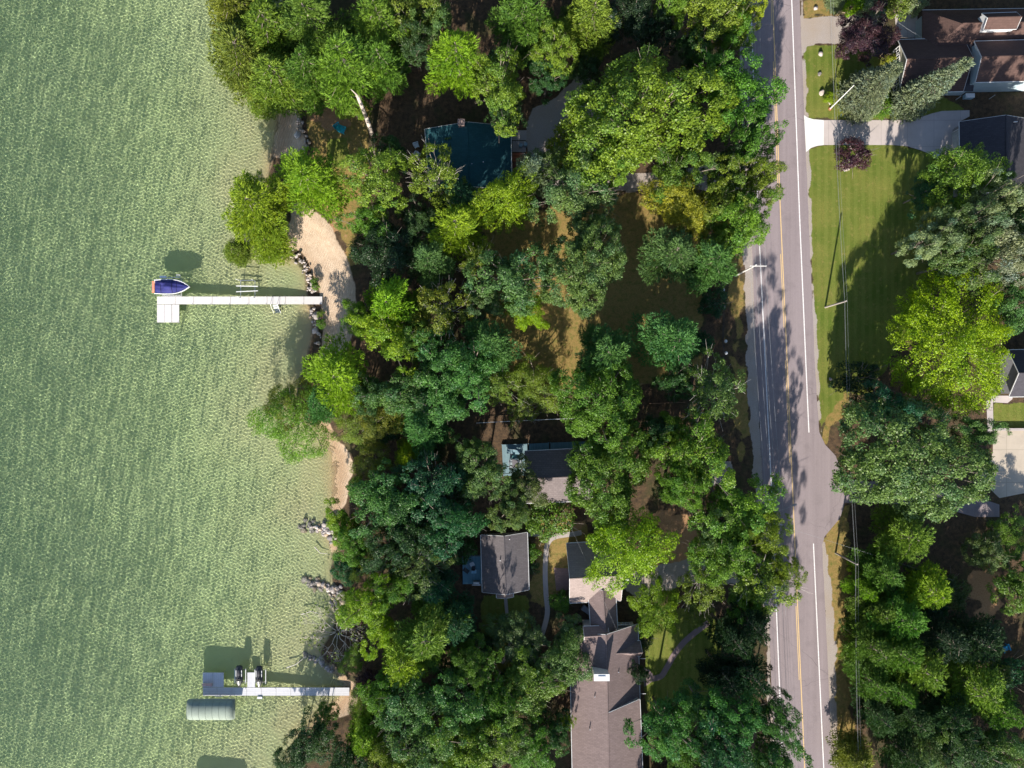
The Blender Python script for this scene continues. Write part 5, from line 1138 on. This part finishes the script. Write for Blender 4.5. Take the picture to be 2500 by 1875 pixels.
pine 2210 1840 60 13 D dark pine on the bottom edge left part of the wood
oak 2340 1820 74 13 D dark oak on the bottom edge of the lower right wood
oak 2440 1830 70 13 M muted oak at the bottom right corner
soft 2090 1850 56 9 O olive cedar at the bottom edge beside the road verge
oak 2270 1810 54 12 M muted oak near the bottom of the right wood
bush 2095 1385 22 3 V lime bush under the junction pole
bush 2070 1600 20 2.5 W low green bush on the verge beside the gravel bulge
bush 2105 1620 20 2.5 W low green bush close to the wires on the verge
bush 2075 1520 20 3 D dark bush on the verge above the gravel bulge
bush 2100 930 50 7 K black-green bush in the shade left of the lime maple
oak 1560 1640 24 6 K dark shrubbery against the right wall of the big house
bush 1570 1560 28 3 D dark hedge bush by the house's right dormer
bush 1340 1265 56 4 G low green bush above the fork of the footpath
bush 1298 1385 18 1.6 D narrow dark bush along the right wall of the lower cabin
bush 1296 1350 22 2.5 G green bush by the upper right corner of the lower cabin
bush 1370 1470 26 3 G green bush at the lower left corner of the garage
oak 1430 180 40 9 D dark tree beside the top of the gravel turnaround
oak 1100 350 20 4 D small dark shrub in the shade above the cottage
"""
TREES += '''bush 766 685 9 1 G low green tuft among the pale rocks, upper one
bush 770 700 9 1 W low green tuft among the pale rocks, lower one
bush 783 790 12 1.2 G green tuft among the shaded rocks below the white dock
bush 782 765 9 1 W bright green tuft touching the white dock from below
'''
TREES = TREES.strip().split('\n')
for ln in TREES:
    k, u, v, r, h, c, lab = ln.split(' ', 6); tree(k, float(u), float(v), float(r), float(h), c, lab)
# bare leaning trunk
x0, y0, _ = W(910, 332, GZ); x1, y1, _ = W(872, 232, 11); r = thing('leaning_tree', 'bare pale leaning trunk with a broken top, rising from the lawn strip', 'tree', (x0, y0, GZ)); p = np.array((x0, y0, GZ)); q = np.array((x1, y1, 11.)); 
tk = MB().tube([tuple(p), tuple(p * .5 + q * .5 + (.1, 0, 0)), tuple(q)], .34, .24, 10).cyl(q, q + (-.7, .5, .8), .12, .05).cyl(q - (0, 0, .4), q + (-.8, -.3, .1), .07, .02); o = tk.build('trunk', BARK, r, (x0, y0, GZ), True); o.color = (.5, .43, .38, 1)
# woodland just outside the frame: it throws the long shadows that reach into the picture
E = []
for i in range(34):
    u = rnd.choice((rnd.uniform(900, 1380), rnd.uniform(1620, 1840), rnd.uniform(2120, 2560))); E.append((u, rnd.uniform(1960, 2330), rnd.uniform(60, 90)))
for i in range(12): E.append((rnd.uniform(2560, 2700), rnd.uniform(1500, 1900) if i % 2 else rnd.uniform(250, 800), rnd.uniform(60, 90)))
for i in range(14): E.append((rnd.uniform(600, 1750), rnd.uniform(-260, -60), rnd.uniform(60, 90)))
for i in range(16): E.append((rnd.uniform(2060, 2800), rnd.uniform(-420, -90), rnd.uniform(60, 90)))
for i, (u, v, r) in enumerate(E):
    tree(('oak', 'pine', 'oak')[i % 3], u, v, r, rnd.uniform(11, 15), ('G', 'B', 'M', 'D')[i % 4], 'forest tree standing just beyond the edge of the view', grp='trees beyond the edge of the view')
# understorey between the trunks
UR = [(14, 880, 1180, 900, 1350, 'in the wood behind the narrow beach'), (12, 940, 1380, 1560, 1860, 'in the lower left wood'), (16, 2130, 2460, 1400, 1860, 'in the lower right wood'), (14, 720, 1500, 0, 200, 'in the wood along the top edge'), (6, 2280, 2480, 480, 700, 'in the wood right of the big lawn')]
for n, u0, u1, v0, v1, tx in UR:
    for i in range(n): tree('bush', rnd.uniform(u0, u1), rnd.uniform(v0, v1), rnd.uniform(24, 44), rnd.uniform(3, 6), ('D', 'T', 'M')[i % 3], 'dark understorey bush between the trunks ' + tx, grp='understorey bushes ' + tx)
